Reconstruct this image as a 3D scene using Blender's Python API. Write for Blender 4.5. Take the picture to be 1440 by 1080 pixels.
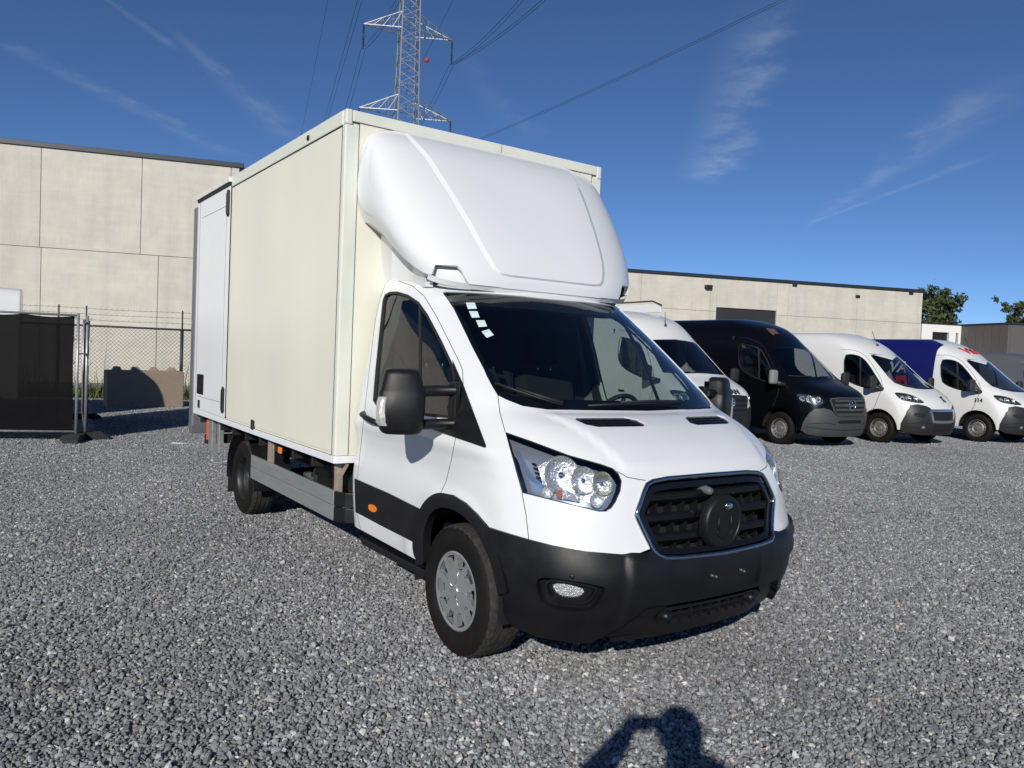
import bpy, bmesh, math, random
import numpy as np
from mathutils import Vector, Matrix
from mathutils.bvhtree import BVHTree
from mathutils.geometry import delaunay_2d_cdt

for o in list(bpy.data.objects):
    bpy.data.objects.remove(o, do_unlink=True)
scene = bpy.context.scene
COL = scene.collection
R = math.radians
PI = math.pi
random.seed(7)
rng = np.random.default_rng(7)

# ------------------------------------------------------------------ camera
# world = vehicle coordinates: origin on the ground under the front axle, +X forward, +Y its left
CAM_POS = np.array([3.487, -3.108, 1.625])
YAW, PITCH, ROLL, FPX = R(144.88), R(-2.12), R(2.42), 1083.0     # focal length in pixels of a 1440 px wide frame
_f = np.array([math.cos(PITCH) * math.cos(YAW), math.cos(PITCH) * math.sin(YAW), math.sin(PITCH)])
_r = np.array([math.sin(YAW), -math.cos(YAW), 0.0])
_u = np.cross(_r, _f)
CR = math.cos(ROLL) * _r + math.sin(ROLL) * _u
CU = -math.sin(ROLL) * _r + math.cos(ROLL) * _u
CF = _f
cd = bpy.data.cameras.new('camera')
cam = bpy.data.objects.new('camera', cd)
COL.objects.link(cam)
cam.matrix_world = Matrix(((CR[0], CU[0], -CF[0], CAM_POS[0]), (CR[1], CU[1], -CF[1], CAM_POS[1]),
                           (CR[2], CU[2], -CF[2], CAM_POS[2]), (0, 0, 0, 1)))
cd.sensor_width = 36.0
cd.lens = FPX / 1440 * 36
cd.clip_start = 0.02
cd.clip_end = 5000
scene.camera = cam

def pix_ray(px, py):
    d = (px - 720) / FPX * CR - (py - 540) / FPX * CU + CF
    return d / np.linalg.norm(d)
def at_plane(px, py, ax, val):
    d = pix_ray(px, py)
    return CAM_POS + d * (val - CAM_POS[ax]) / d[ax]
def at_ground(px, py, z=0.0):
    return at_plane(px, py, 2, z)
def at_wall(px, py, p0, nrm):
    d = pix_ray(px, py); p0 = np.asarray(p0, float); nrm = np.asarray(nrm, float)
    return CAM_POS + d * ((p0 - CAM_POS) @ nrm) / (d @ nrm)

# ------------------------------------------------------------------ sky, sun, exposure
SUN_EL, SUN_TRAVEL = R(24.6), R(134.0)          # light travels towards SUN_TRAVEL in plan
to_sun = Vector((-math.cos(SUN_TRAVEL) * math.cos(SUN_EL), -math.sin(SUN_TRAVEL) * math.cos(SUN_EL), math.sin(SUN_EL)))
world = bpy.data.worlds.new('World')
scene.world = world
world.use_nodes = True
wn, wl = world.node_tree.nodes, world.node_tree.links
wn.clear()
w_out = wn.new('ShaderNodeOutputWorld')
w_bg = wn.new('ShaderNodeBackground')
w_sky = wn.new('ShaderNodeTexSky')
w_sky.sky_type = 'NISHITA'
w_sky.sun_disc = False
w_sky.sun_elevation = SUN_EL
w_sky.sun_rotation = math.atan2(to_sun.x, to_sun.y)
w_sky.altitude = 1500
w_sky.air_density = 0.62
w_sky.dust_density = 0.0
w_sky.ozone_density = 5.5
w_bg.inputs['Strength'].default_value = 0.094
world.cycles.sampling_method = 'MANUAL'
world.cycles.sample_map_resolution = 256

def wmath(op, a, b=None, c=None):
    n = wn.new('ShaderNodeMath'); n.operation = op
    for i, v in enumerate((a, b, c)):
        if v is None: continue
        if isinstance(v, (int, float)): n.inputs[i].default_value = v
        else: wl.new(v, n.inputs[i])
    return n.outputs[0]
# thin cirrus and old contrails, laid out on a flat layer at unit height overhead (direction / height)
w_tc = wn.new('ShaderNodeTexCoord')
w_sep = wn.new('ShaderNodeSeparateXYZ'); wl.new(w_tc.outputs['Generated'], w_sep.inputs[0])
zc = wmath('MAXIMUM', w_sep.outputs[2], 0.03)
PX = wmath('DIVIDE', w_sep.outputs[0], zc); PY = wmath('DIVIDE', w_sep.outputs[1], zc)
def layer_pt(px, py):
    d = pix_ray(px, py); return d[0] / d[2], d[1] / d[2]
def streak(a, b, wa, wb, amp, nscale, stretch, lo=0.35, hi=0.75, seed=0.0):
    """soft streak from pixel a to pixel b on the cloud layer; wa, wb half widths at both ends"""
    (ax, ay), (bx, by) = layer_pt(*a), layer_pt(*b)
    L = math.hypot(bx - ax, by - ay); tx, ty = (bx - ax) / L, (by - ay) / L
    dx = wmath('SUBTRACT', PX, ax); dy = wmath('SUBTRACT', PY, ay)
    s = wmath('ADD', wmath('MULTIPLY', dx, tx), wmath('MULTIPLY', dy, ty))
    t = wmath('SUBTRACT', wmath('MULTIPLY', dy, tx), wmath('MULTIPLY', dx, ty))
    cmb = wn.new('ShaderNodeCombineXYZ'); wl.new(wmath('MULTIPLY', s, stretch), cmb.inputs[0]); wl.new(t, cmb.inputs[1]); cmb.inputs[2].default_value = seed
    nz = wn.new('ShaderNodeTexNoise'); nz.inputs['Scale'].default_value = nscale; nz.inputs['Detail'].default_value = 7
    nz.inputs['Roughness'].default_value = 0.62; nz.inputs['Distortion'].default_value = 0.25
    wl.new(cmb.outputs[0], nz.inputs['Vector'])
    sn = wmath('DIVIDE', s, L)
    w = wmath('ADD', wmath('MULTIPLY', sn, wb - wa), wa)
    w = wmath('MAXIMUM', w, 0.002)
    wob = wmath('MULTIPLY', wmath('SUBTRACT', nz.outputs[0], 0.5), 1.5)
    tt = wmath('ABSOLUTE', wmath('ADD', wmath('DIVIDE', t, w), wob))
    g = wn.new('ShaderNodeMapRange'); g.interpolation_type = 'SMOOTHSTEP'; wl.new(tt, g.inputs[0])
    g.inputs[1].default_value = 1.0; g.inputs[2].default_value = 0.0; g.inputs[3].default_value = 0.0; g.inputs[4].default_value = 1.0
    e = wn.new('ShaderNodeMapRange'); e.interpolation_type = 'SMOOTHSTEP'; wl.new(wmath('ABSOLUTE', wmath('SUBTRACT', sn, 0.5)), e.inputs[0])
    e.inputs[1].default_value = 0.56; e.inputs[2].default_value = 0.30; e.inputs[3].default_value = 0; e.inputs[4].default_value = 1
    k = wn.new('ShaderNodeMapRange'); k.interpolation_type = 'SMOOTHSTEP'; wl.new(nz.outputs[0], k.inputs[0])
    k.inputs[1].default_value = lo; k.inputs[2].default_value = hi; k.inputs[3].default_value = 0.1; k.inputs[4].default_value = 1
    return wmath('MULTIPLY', wmath('MULTIPLY', wmath('MULTIPLY', g.outputs[0], e.outputs[0]), k.outputs[0]), amp)
cl = streak((1090, -20), (985, 262), 0.12, 0.22, 0.2, 5, .9)
cl = wmath('ADD', cl, streak((1060, 190), (975, 256), 0.10, 0.16, 0.18, 7, .9, seed=3.0))
cl = wmath('ADD', cl, streak((1135, 318), (1455, 100), 0.05, 0.22, 0.17, 5, 0.6, seed=5.0))
cl = wmath('ADD', cl, streak((1130, 318), (1400, 215), 0.03, 0.06, 0.18, 6, 0.5, seed=8.0))
cl = wmath('ADD', cl, streak((240, 40), (420, 200), 0.03, 0.18, 0.17, 5, 0.5, seed=11.0))
cl = wmath('ADD', cl, streak((110, -30), (250, 70), 0.012, 0.04, 0.2, 7, 0.4, seed=14.0))
cl = wmath('ADD', cl, streak((-40, 40), (330, 220), 0.06, 0.16, 0.13, 6, 0.7, seed=17.0))
cl = wmath('ADD', cl, streak((640, 60), (740, 200), 0.05, 0.2, 0.06, 6, 0.7, seed=21.0))
w_mix = wn.new('ShaderNodeMix'); w_mix.data_type = 'RGBA'
wl.new(cl, w_mix.inputs['Factor'])
w_hsv = wn.new('ShaderNodeHueSaturation')
w_hsv.inputs['Saturation'].default_value = 1.02
wl.new(w_sky.outputs[0], w_hsv.inputs['Color'])
wl.new(w_hsv.outputs[0], w_mix.inputs[6])
w_mix.inputs[7].default_value = (6.0, 6.6, 7.6, 1)
wl.new(w_mix.outputs[2], w_bg.inputs['Color'])
wl.new(w_bg.outputs[0], w_out.inputs[0])

sd = bpy.data.lights.new('sun', 'SUN')
sd.energy = 4.2
sd.angle = R(0.53)
sd.color = (1.0, 0.955, 0.88)
sun = bpy.data.objects.new('sun', sd)
COL.objects.link(sun)
sun.location = (20, -20, 20)
sun.rotation_euler = to_sun.to_track_quat('Z', 'Y').to_euler()
scene.render.engine = 'CYCLES'
vs = scene.view_settings
vs.view_transform = 'Standard'; vs.look = 'None'; vs.exposure = 0.0; vs.gamma = 1.0
vs.use_curve_mapping = False

# ------------------------------------------------------------------ materials
MATS = {}
def mat(name, col, rough=0.5, metal=0.0, coat=0.0, var=0.0, vscale=6.0, bump=0.0, bscale=40.0, spec=0.5,
        dirt=0.0, dirt_col=(0.25, 0.22, 0.18), dscale=3.0, rvar=0.0, emit=None, obj_var=0.0, stretch=None):
    if name in MATS: return MATS[name]
    m = bpy.data.materials.new(name); m.use_nodes = True
    nt = m.node_tree; b = nt.nodes['Principled BSDF']; L = nt.links
    b.inputs['Roughness'].default_value = rough
    b.inputs['Metallic'].default_value = metal
    b.inputs['Coat Weight'].default_value = coat
    b.inputs['Coat Roughness'].default_value = 0.05
    b.inputs['Specular IOR Level'].default_value = spec
    tc = nt.nodes.new('ShaderNodeTexCoord'); vec = tc.outputs['Object']
    if stretch:
        mp = nt.nodes.new('ShaderNodeMapping'); mp.inputs['Scale'].default_value = stretch
        L.new(vec, mp.inputs[0]); vec = mp.outputs[0]
    def noise(scale, detail=5, rough_=0.6):
        n = nt.nodes.new('ShaderNodeTexNoise'); n.inputs['Scale'].default_value = scale
        n.inputs['Detail'].default_value = detail; n.inputs['Roughness'].default_value = rough_
        L.new(vec, n.inputs['Vector']); return n.outputs[0]
    c = None
    rgb = nt.nodes.new('ShaderNodeRGB'); rgb.outputs[0].default_value = (*col, 1); c = rgb.outputs[0]
    if var or obj_var:
        h = nt.nodes.new('ShaderNodeHueSaturation'); L.new(c, h.inputs['Color'])
        mr = nt.nodes.new('ShaderNodeMapRange'); L.new(noise(vscale), mr.inputs[0])
        mr.inputs[1].default_value = 0.25; mr.inputs[2].default_value = 0.75
        mr.inputs[3].default_value = 1 - var; mr.inputs[4].default_value = 1 + var
        v = mr.outputs[0]
        if obj_var:
            oi = nt.nodes.new('ShaderNodeObjectInfo'); mo = nt.nodes.new('ShaderNodeMapRange')
            L.new(oi.outputs['Random'], mo.inputs[0]); mo.inputs[3].default_value = 1 - obj_var; mo.inputs[4].default_value = 1 + obj_var
            mu = nt.nodes.new('ShaderNodeMath'); mu.operation = 'MULTIPLY'; L.new(v, mu.inputs[0]); L.new(mo.outputs[0], mu.inputs[1]); v = mu.outputs[0]
        L.new(v, h.inputs['Value']); c = h.outputs[0]
    if dirt:
        mx = nt.nodes.new('ShaderNodeMix'); mx.data_type = 'RGBA'
        mr = nt.nodes.new('ShaderNodeMapRange'); L.new(noise(dscale, 8, 0.7), mr.inputs[0])
        mr.inputs[1].default_value = 0.45; mr.inputs[2].default_value = 0.8; mr.inputs[4].default_value = dirt
        L.new(mr.outputs[0], mx.inputs['Factor']); L.new(c, mx.inputs[6]); mx.inputs[7].default_value = (*dirt_col, 1)
        c = mx.outputs[2]
    L.new(c, b.inputs['Base Color'])
    if rvar:
        mr = nt.nodes.new('ShaderNodeMapRange'); L.new(noise(vscale * 2, 6), mr.inputs[0])
        mr.inputs[1].default_value = 0.3; mr.inputs[2].default_value = 0.7
        mr.inputs[3].default_value = max(0.02, rough - rvar); mr.inputs[4].default_value = min(1, rough + rvar)
        L.new(mr.outputs[0], b.inputs['Roughness'])
    if bump:
        bp = nt.nodes.new('ShaderNodeBump'); bp.inputs['Strength'].default_value = bump; bp.inputs['Distance'].default_value = 0.01
        L.new(noise(bscale), bp.inputs['Height']); L.new(bp.outputs[0], b.inputs['Normal'])
    if emit:
        b.inputs['Emission Color'].default_value = (*emit[:3], 1); b.inputs['Emission Strength'].default_value = emit[3]
    MATS[name] = m
    return m

def glass_mat(name, tint, refl=1.0, rough=0.0):
    """thin pane: tinted see-through plus a sharp reflection by angle"""
    m = bpy.data.materials.new(name); m.use_nodes = True
    nt = m.node_tree; nt.nodes.clear(); L = nt.links
    out = nt.nodes.new('ShaderNodeOutputMaterial'); mx = nt.nodes.new('ShaderNodeMixShader')
    tr = nt.nodes.new('ShaderNodeBsdfTransparent'); tr.inputs[0].default_value = (*tint, 1)
    gl = nt.nodes.new('ShaderNodeBsdfGlossy'); gl.inputs['Roughness'].default_value = rough; gl.inputs[0].default_value = (refl, refl, refl, 1)
    # Schlick reflectance of a two-sided pane, the same from both sides
    ge = nt.nodes.new('ShaderNodeNewGeometry'); dt = nt.nodes.new('ShaderNodeVectorMath'); dt.operation = 'DOT_PRODUCT'
    L.new(ge.outputs['Incoming'], dt.inputs[0]); L.new(ge.outputs['Normal'], dt.inputs[1])
    def mth(op, a, b_):
        n = nt.nodes.new('ShaderNodeMath'); n.operation = op
        for i, v in enumerate((a, b_)):
            if v is None: continue
            if isinstance(v, (int, float)): n.inputs[i].default_value = v
            else: L.new(v, n.inputs[i])
        return n.outputs[0]
    c_ = mth('SUBTRACT', 1.0, mth('ABSOLUTE', dt.outputs['Value'], None))
    fo = mth('ADD', mth('MULTIPLY', mth('POWER', c_, 5.0), .92), .08)
    L.new(fo, mx.inputs[0]); L.new(tr.outputs[0], mx.inputs[1]); L.new(gl.outputs[0], mx.inputs[2])
    L.new(mx.outputs[0], out.inputs[0])
    MATS[name] = m
    return m

WHITE = mat('white_paint', (0.735, 0.745, 0.745), 0.28, coat=0.6, var=0.012, vscale=3, dirt=0.10, dirt_col=(0.55, 0.53, 0.48), dscale=2.0)
CREAM = mat('cream_panel', (0.79, 0.775, 0.655), 0.36, var=0.03, vscale=1.1, bump=0.10, bscale=2.2, dirt=0.25, dirt_col=(0.66, 0.63, 0.48), dscale=0.9, stretch=(1, 1, 0.45))
CREAMT = mat('cream_profile', (0.72, 0.735, 0.64), 0.4, var=0.03, vscale=4, dirt=0.2, dirt_col=(0.5, 0.48, 0.36), dscale=5)
DOORW = mat('white_box_door', (0.80, 0.82, 0.83), 0.32, var=0.015, dirt=0.1, dirt_col=(0.6, 0.6, 0.55), dscale=2)
PLASTIC = mat('black_plastic', (0.008, 0.008, 0.009), 0.42, var=0.2, vscale=5, bump=0.12, bscale=900, rvar=0.08, dirt=0.25, dirt_col=(0.022, 0.021, 0.020), dscale=3, spec=.35)
GLOSSBLK = mat('gloss_black', (0.006, 0.006, 0.007), 0.16, spec=0.5)
RUBBER = mat('tyre_rubber', (0.008, 0.0072, 0.0065), 0.7, var=0.25, vscale=14, bump=0.2, bscale=120, dirt=0.5, dirt_col=(0.022, 0.016, 0.012), dscale=6, spec=.22)
TREAD = mat('tread_rubber', (0.018, 0.017, 0.016), 0.85, var=0.4, vscale=40, bump=0.3, bscale=150, dirt=0.6, dirt_col=(0.085, 0.08, 0.073), dscale=25)
SEAL = mat('rubber_seal', (0.012, 0.012, 0.012), 0.6)
DARK = mat('dark_void', (0.006, 0.006, 0.007), 0.8)
SILVER = mat('silver_paint', (0.40, 0.41, 0.42), 0.34, metal=0.55, var=0.08, vscale=10, dirt=0.25, dirt_col=(0.2, 0.19, 0.17), dscale=9)
CHROME = mat('chrome', (0.82, 0.83, 0.85), 0.06, metal=1.0)
STEELBLK = mat('black_steel', (0.02, 0.02, 0.021), 0.5, metal=0.3, var=0.2, dirt=0.4, dirt_col=(0.08, 0.07, 0.06), dscale=8)
ALU = mat('aluminium', (0.40, 0.42, 0.41), 0.36, metal=0.55, var=0.1, vscale=5, rvar=0.1, dirt=0.25, dirt_col=(0.28, 0.27, 0.25), dscale=3, stretch=(0.3, 1, 3))
GALV = mat('galvanised', (0.42, 0.43, 0.44), 0.45, metal=0.6, var=0.2, vscale=15, dirt=0.3, dirt_col=(0.3, 0.28, 0.25), dscale=8)
TANPOST = mat('tan_bracket', (0.36, 0.30, 0.24), 0.5, metal=0.2, var=0.12, dirt=0.4, dirt_col=(0.16, 0.13, 0.1), dscale=10)
ORANGE = mat('orange_lens', (0.9, 0.23, 0.01), 0.25, coat=0.5)
REDP = mat('orange_red_paint', (0.75, 0.12, 0.03), 0.5, var=0.1)
GREYP = mat('grey_tail_lift', (0.16, 0.17, 0.18), 0.45, metal=0.2, var=0.1, dirt=0.3, dirt_col=(0.1, 0.1, 0.1))
INTER = mat('dark_interior', (0.022, 0.023, 0.026), 0.7, var=0.2)
SEATF = mat('seat_fabric', (0.012, 0.0125, 0.014), 0.9, var=0.3, vscale=60)
HEADLN = mat('grey_headliner', (0.22, 0.22, 0.21), 0.9, var=0.1)
PAPER = mat('paper_sticker', (0.62, 0.72, 0.72), 0.6, var=0.1, vscale=60)
LAMPBLUE = mat('lamp_bezel', (0.50, 0.53, 0.58), 0.24, metal=0.7)
REFLECT = mat('lamp_reflector', (0.80, 0.80, 0.80), 0.22, metal=.85, bump=0.9, bscale=55)
WGLASS = glass_mat('windscreen_glass', (0.62, 0.70, 0.68))
SGLASS = glass_mat('side_glass', (0.50, 0.55, 0.53), 1.0)
LENS = glass_mat('clear_lens', (0.93, 0.95, 0.96))

# ------------------------------------------------------------------ mesh helpers
def mesh_obj(name, verts, faces, m=None, parent=None, smooth=False, bevel=0.0, mats=None, fm=None, autosmooth=None):
    me = bpy.data.meshes.new(name)
    me.from_pydata([tuple(map(float, v)) for v in verts], [], faces)
    if mats:
        for x in mats: me.materials.append(x)
        if fm is not None: me.polygons.foreach_set('material_index', fm)
    elif m is not None: me.materials.append(m)
    if smooth:
        me.polygons.foreach_set('use_smooth', [True] * len(me.polygons))
        if autosmooth is not None: me.set_sharp_from_angle(angle=R(autosmooth))
    me.update()
    o = bpy.data.objects.new(name, me)
    COL.objects.link(o)
    if parent is not None: o.parent = parent
    if bevel:
        b = o.modifiers.new('bevel', 'BEVEL'); b.width = bevel; b.segments = 2; b.limit_method = 'ANGLE'; b.angle_limit = R(40)
        b.harden_normals = False
    return o

class MB:
    def __init__(s): s.v = []; s.f = []; s.m = []; s.k = 0
    def mi(s, k): s.k = k; return s
    def add(s, v, f, M=None):
        n = len(s.v)
        for p in v:
            p = Vector(p)
            s.v.append(tuple(M @ p) if M is not None else tuple(p))
        s.f += [tuple(i + n for i in q) for q in f]; s.m += [s.k] * len(f)
        return s
    def box(s, a, b, M=None):
        x0, y0, z0 = [min(p, q) for p, q in zip(a, b)]; x1, y1, z1 = [max(p, q) for p, q in zip(a, b)]
        return s.add([(x0, y0, z0), (x1, y0, z0), (x1, y1, z0), (x0, y1, z0), (x0, y0, z1), (x1, y0, z1), (x1, y1, z1), (x0, y1, z1)],
                     [(0, 3, 2, 1), (4, 5, 6, 7), (0, 1, 5, 4), (1, 2, 6, 5), (2, 3, 7, 6), (3, 0, 4, 7)], M)
    def tube(s, path, r, n=8, caps=True, M=None, r2=None):
        P = [Vector(p) for p in path]; k = len(P); vs_ = []; fs = []
        t0 = (P[1] - P[0]).normalized()
        ref = Vector((0, 0, 1)) if abs(t0.z) < 0.9 else Vector((1, 0, 0))
        a = t0.cross(ref).normalized()
        for i, p in enumerate(P):
            t = (P[min(i + 1, k - 1)] - P[max(i - 1, 0)]).normalized()
            a = (a - t * a.dot(t)).normalized(); b = t.cross(a)
            rr = r[i] if isinstance(r, (list, tuple)) else r
            for j in range(n):
                th = 2 * PI * j / n + (PI / n)
                vs_.append(p + (a * math.cos(th) + b * math.sin(th) * (r2 if r2 else 1.0)) * rr)
        for i in range(k - 1):
            for j in range(n):
                fs.append((i * n + j, i * n + (j + 1) % n, (i + 1) * n + (j + 1) % n, (i + 1) * n + j))
        if caps: fs += [tuple(range(n))[::-1], tuple((k - 1) * n + j for j in range(n))]
        return s.add(vs_, fs, M)
    def lathe(s, prof, n=32, axis='y', M=None, arc=None, closed=True):
        """prof: (radius, offset along the axis)"""
        vs_ = []; fs = []; k = len(prof)
        for i in range(n):
            th = 2 * PI * i / n
            c, q = math.cos(th), math.sin(th)
            for r, h in prof:
                vs_.append({'y': (r * c, h, r * q), 'x': (h, r * c, r * q), 'z': (r * c, r * q, h)}[axis])
        for i in range(n):
            for j in range(k - 1):
                a, b = i * k + j, ((i + 1) % n) * k + j
                fs.append((a, b, b + 1, a + 1))
        return s.add(vs_, fs, M)
    def prism(s, poly, a, b, axis='y', M=None):
        """polygon in the plane across the axis (x: (y,z), y: (x,z), z: (x,y)) extruded from a to b"""
        def P(p, h): return {'y': (p[0], h, p[1]), 'x': (h, p[0], p[1]), 'z': (p[0], p[1], h)}[axis]
        n = len(poly)
        return s.add([P(p, a) for p in poly] + [P(p, b) for p in poly],
                     [tuple(range(n))[::-1], tuple(range(n, 2 * n))] + [(i, (i + 1) % n, (i + 1) % n + n, i + n) for i in range(n)], M)
    def build(s, name, m=None, parent=None, smooth=False, bevel=0.0, mats=None, autosmooth=None, fix=True):
        o = mesh_obj(name, s.v, s.f, m, parent, smooth, bevel, mats, s.m if mats else None, autosmooth)
        if fix:
            bm = bmesh.new(); bm.from_mesh(o.data); bmesh.ops.recalc_face_normals(bm, faces=bm.faces); bm.to_mesh(o.data); bm.free()
            if smooth and autosmooth is not None: o.data.set_sharp_from_angle(angle=R(autosmooth))
        return o

def thing(name, label, cat, loc=(0, 0, 0), rz=0.0, group=None):
    o = bpy.data.objects.new(name, None); COL.objects.link(o)
    o.location = loc; o.rotation_euler = (0, 0, rz); o.empty_display_size = 0.2
    return tag(o, label, cat, group)
def tag(o, label=None, cat=None, group=None, kind=None):
    for k, v in (('label', label), ('category', cat), ('group', group), ('kind', kind)):
        if v: o[k] = v
    return o
def part_empty(name, parent, loc=(0, 0, 0)):
    o = bpy.data.objects.new(name, None); COL.objects.link(o); o.parent = parent; o.location = loc; o.empty_display_size = 0.1
    return o
def copy_tree(o, parent=None):
    c = o.copy(); COL.objects.link(c); c.parent = parent
    for ch in list(o.children): copy_tree(ch, c)
    return c
def rotM(loc=(0, 0, 0), rx=0, ry=0, rz=0, sc=(1, 1, 1)):
    return Matrix.Translation(loc) @ Matrix.Rotation(rz, 4, 'Z') @ Matrix.Rotation(ry, 4, 'Y') @ Matrix.Rotation(rx, 4, 'X') @ Matrix.Diagonal((*sc, 1))

# ------------------------------------------------------------------ body surfaces
def chaikin(P, it=2, closed=True):
    P = [np.array(p, float) for p in P]
    for _ in range(it):
        Q = []
        n = len(P)
        if closed:
            for i in range(n):
                a, b = P[i], P[(i + 1) % n]; Q += [a * .75 + b * .25, a * .25 + b * .75]
        else:
            Q = [P[0]]
            for i in range(n - 1):
                a, b = P[i], P[i + 1]
                if i > 0: Q.append(a * .75 + b * .25)
                if i < n - 2: Q.append(a * .25 + b * .75)
            Q.append(P[-1])
        P = Q
    return P

class Surf:
    """half body skin (y >= 0) lofted through contour rows; u in [-1,1] across (u > 0 is the right side, y < 0), v up the rows"""
    def __init__(s, rows, du=12, dv=10, smooth=10, frame=None):
        C = np.array(rows, float); s.frame = frame   # frame: (x, y, heading) of a body that does not stand at the origin
        def cr(A, k, axis, mirror):
            A = np.moveaxis(A, axis, 0)
            if mirror: g0 = A[1].copy(); g0[..., 1] *= -1
            else: g0 = 2 * A[0] - A[1]
            g1 = 2 * A[-1] - A[-2]
            E = np.concatenate([g0[None], A, g1[None]], 0); out = []
            n = len(A)
            for i in range(n - 1):
                p0, p1, p2, p3 = E[i], E[i + 1], E[i + 2], E[i + 3]
                for j in range(k):
                    t = j / k
                    out.append(.5 * (2 * p1 + (p2 - p0) * t + (2 * p0 - 5 * p1 + 4 * p2 - p3) * t * t + (3 * p1 - p0 - 3 * p2 + p3) * t ** 3))
            out.append(A[-1])
            return np.moveaxis(np.array(out), 0, axis)
        G = cr(cr(C, du, 1, True), dv, 0, False)
        for _ in range(smooth):
            H = G.copy(); H[1:-1] = (G[:-2] + 2 * G[1:-1] + G[2:]) / 4; G = H
            H = G.copy(); H[:, 1:-1] = (G[:, :-2] + 2 * G[:, 1:-1] + G[:, 2:]) / 4
            g = G[:, 1].copy(); g[:, 1] *= -1; H[:, 0] = (g + 2 * G[:, 0] + G[:, 1]) / 4; G = H
        G[:, 0, 1] = 0
        s.finish(G)
    def finish(s, G):
        s.G = G; s.nv, s.nu = G.shape[:2]
        Gu = np.gradient(G, axis=1); m = G[:, 1].copy(); m[:, 1] *= -1; Gu[:, 0] = (G[:, 1] - m) / 2
        Gv = np.gradient(G, axis=0)
        N = np.cross(Gu, Gv); N /= np.linalg.norm(N, axis=2, keepdims=True) + 1e-12
        s.N = N
        s.LU = np.linalg.norm(np.diff(G, axis=1), axis=2).sum(1).mean(); s.LV = np.linalg.norm(np.diff(G, axis=0), axis=2).sum(0).mean()
        V = G.copy(); V[..., 1] *= -1
        s.VR = V
        idx = lambda i, j: i * s.nu + j
        polys = [(idx(i, j), idx(i, j + 1), idx(i + 1, j + 1), idx(i + 1, j)) for i in range(s.nv - 1) for j in range(s.nu - 1)]
        s.bvh = BVHTree.FromPolygons([Vector(p) for p in V.reshape(-1, 3)], polys)
    def ev(s, u, v):
        a = min(abs(u), 1) * (s.nu - 1); b = min(max(v, 0), 1) * (s.nv - 1)
        j = min(int(a), s.nu - 2); i = min(int(b), s.nv - 2); a -= j; b -= i
        w = ((1 - b) * (1 - a), (1 - b) * a, b * (1 - a), b * a)
        def mix(A): return w[0] * A[i, j] + w[1] * A[i, j + 1] + w[2] * A[i + 1, j] + w[3] * A[i + 1, j + 1]
        p = mix(s.G).copy(); n = mix(s.N).copy(); n /= np.linalg.norm(n) + 1e-12
        if u > 0: p[1] *= -1; n[1] *= -1
        return p, n
    def hit(s, o, d):
        o = Vector(o); d = Vector(d).normalized()
        flip = Vector((1, -1, 1))
        loc, nr, k, dist = s.bvh.ray_cast(o, d)
        l2, n2, k2, d2 = s.bvh.ray_cast(o * flip, d * flip)          # the left half, mirrored
        sg = 1.0
        if l2 is not None and (loc is None or d2 < dist - 1e-6): loc, k, sg = l2, k2, -1.0
        if loc is None:
            V = s.VR.reshape(-1, 3) - np.array(o); dd = np.array(d)
            t = V @ dd; e = np.linalg.norm(V - t[:, None] * dd, axis=1); q = int(e.argmin())
            return (q % s.nu) / (s.nu - 1), (q // s.nu) / (s.nv - 1)
        i, j = divmod(k, s.nu - 1)
        P = s.VR; p = np.array(loc) - P[i, j]
        A = np.stack([P[i, j + 1] - P[i, j] + P[i + 1, j + 1] - P[i + 1, j], P[i + 1, j] - P[i, j] + P[i + 1, j + 1] - P[i, j + 1]], 1) / 2
        ab = np.linalg.lstsq(A, p, rcond=None)[0]
        return sg * (j + min(max(ab[0], 0), 1)) / (s.nu - 1), (i + min(max(ab[1], 0), 1)) / (s.nv - 1)
    def cast(s, kind, a, b):
        if kind == 'p':
            o, d = CAM_POS, pix_ray(a, b)
            if s.frame:
                x, y, th = s.frame; c, q = math.cos(th), math.sin(th)
                o = o - np.array([x, y, 0]); o = np.array([c * o[0] + q * o[1], -q * o[0] + c * o[1], o[2]])
                d = np.array([c * d[0] + q * d[1], -q * d[0] + c * d[1], d[2]])
            return s.hit(o, d)
        if kind == 's': return s.hit((a, -4, b), (0, 1, 0))
        if kind == 'f': return s.hit((4, -a, b), (-1, 0, 0))
        if kind == 't': return s.hit((a, -b, 6), (0, 0, -1))
        return a, b
    def path(s, kind, pts, closed=True, smooth=0, step=None):
        if smooth: pts = chaikin(pts, smooth, closed)
        if step is None: step = {'p': 6.0, 'u': .02}.get(kind, .03)
        out = []; n = len(pts)
        for i in range(n if closed else n - 1):
            a, b = np.array(pts[i], float), np.array(pts[(i + 1) % n], float)
            k = max(1, int(np.ceil(np.linalg.norm(b - a) / step)))
            out += [s.cast(kind, *(a + (b - a) * t / k)) for t in range(k)]
        if not closed: out.append(s.cast(kind, *pts[-1]))
        return out
    def sym(s, kind, pts, smooth=0, step=None):
        """right half outline, both ends on the centre line -> whole closed outline"""
        h = s.path(kind, pts, False, smooth, step)
        h[0] = (0.0, h[0][1]); h[-1] = (0.0, h[-1][1])
        return h + [(-u, v) for u, v in h[-2:0:-1]]
    def mir(s, loop): return [(-u, v) for u, v in loop][::-1]
    def panel(s, name, loops, m, parent, off=0.0, rim=0.012, ku=2, kv=2, fn=None):
        """a sheet of the skin inside loops[0] and outside the other loops, moved out by off, its edges turned in by rim"""
        SU, SV = s.LU, s.LV
        def pin(P, poly):
            x, y = P[:, 0], P[:, 1]; r = np.zeros(len(P), bool); q = np.array(poly); n = len(q)
            for i in range(n):
                x1, y1 = q[i]; x2, y2 = q[(i + 1) % n]
                c = ((y1 > y) != (y2 > y))
                with np.errstate(divide='ignore', invalid='ignore'):
                    r ^= c & (x < (x2 - x1) * (y - y1) / (y2 - y1) + x1)
            return r
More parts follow.
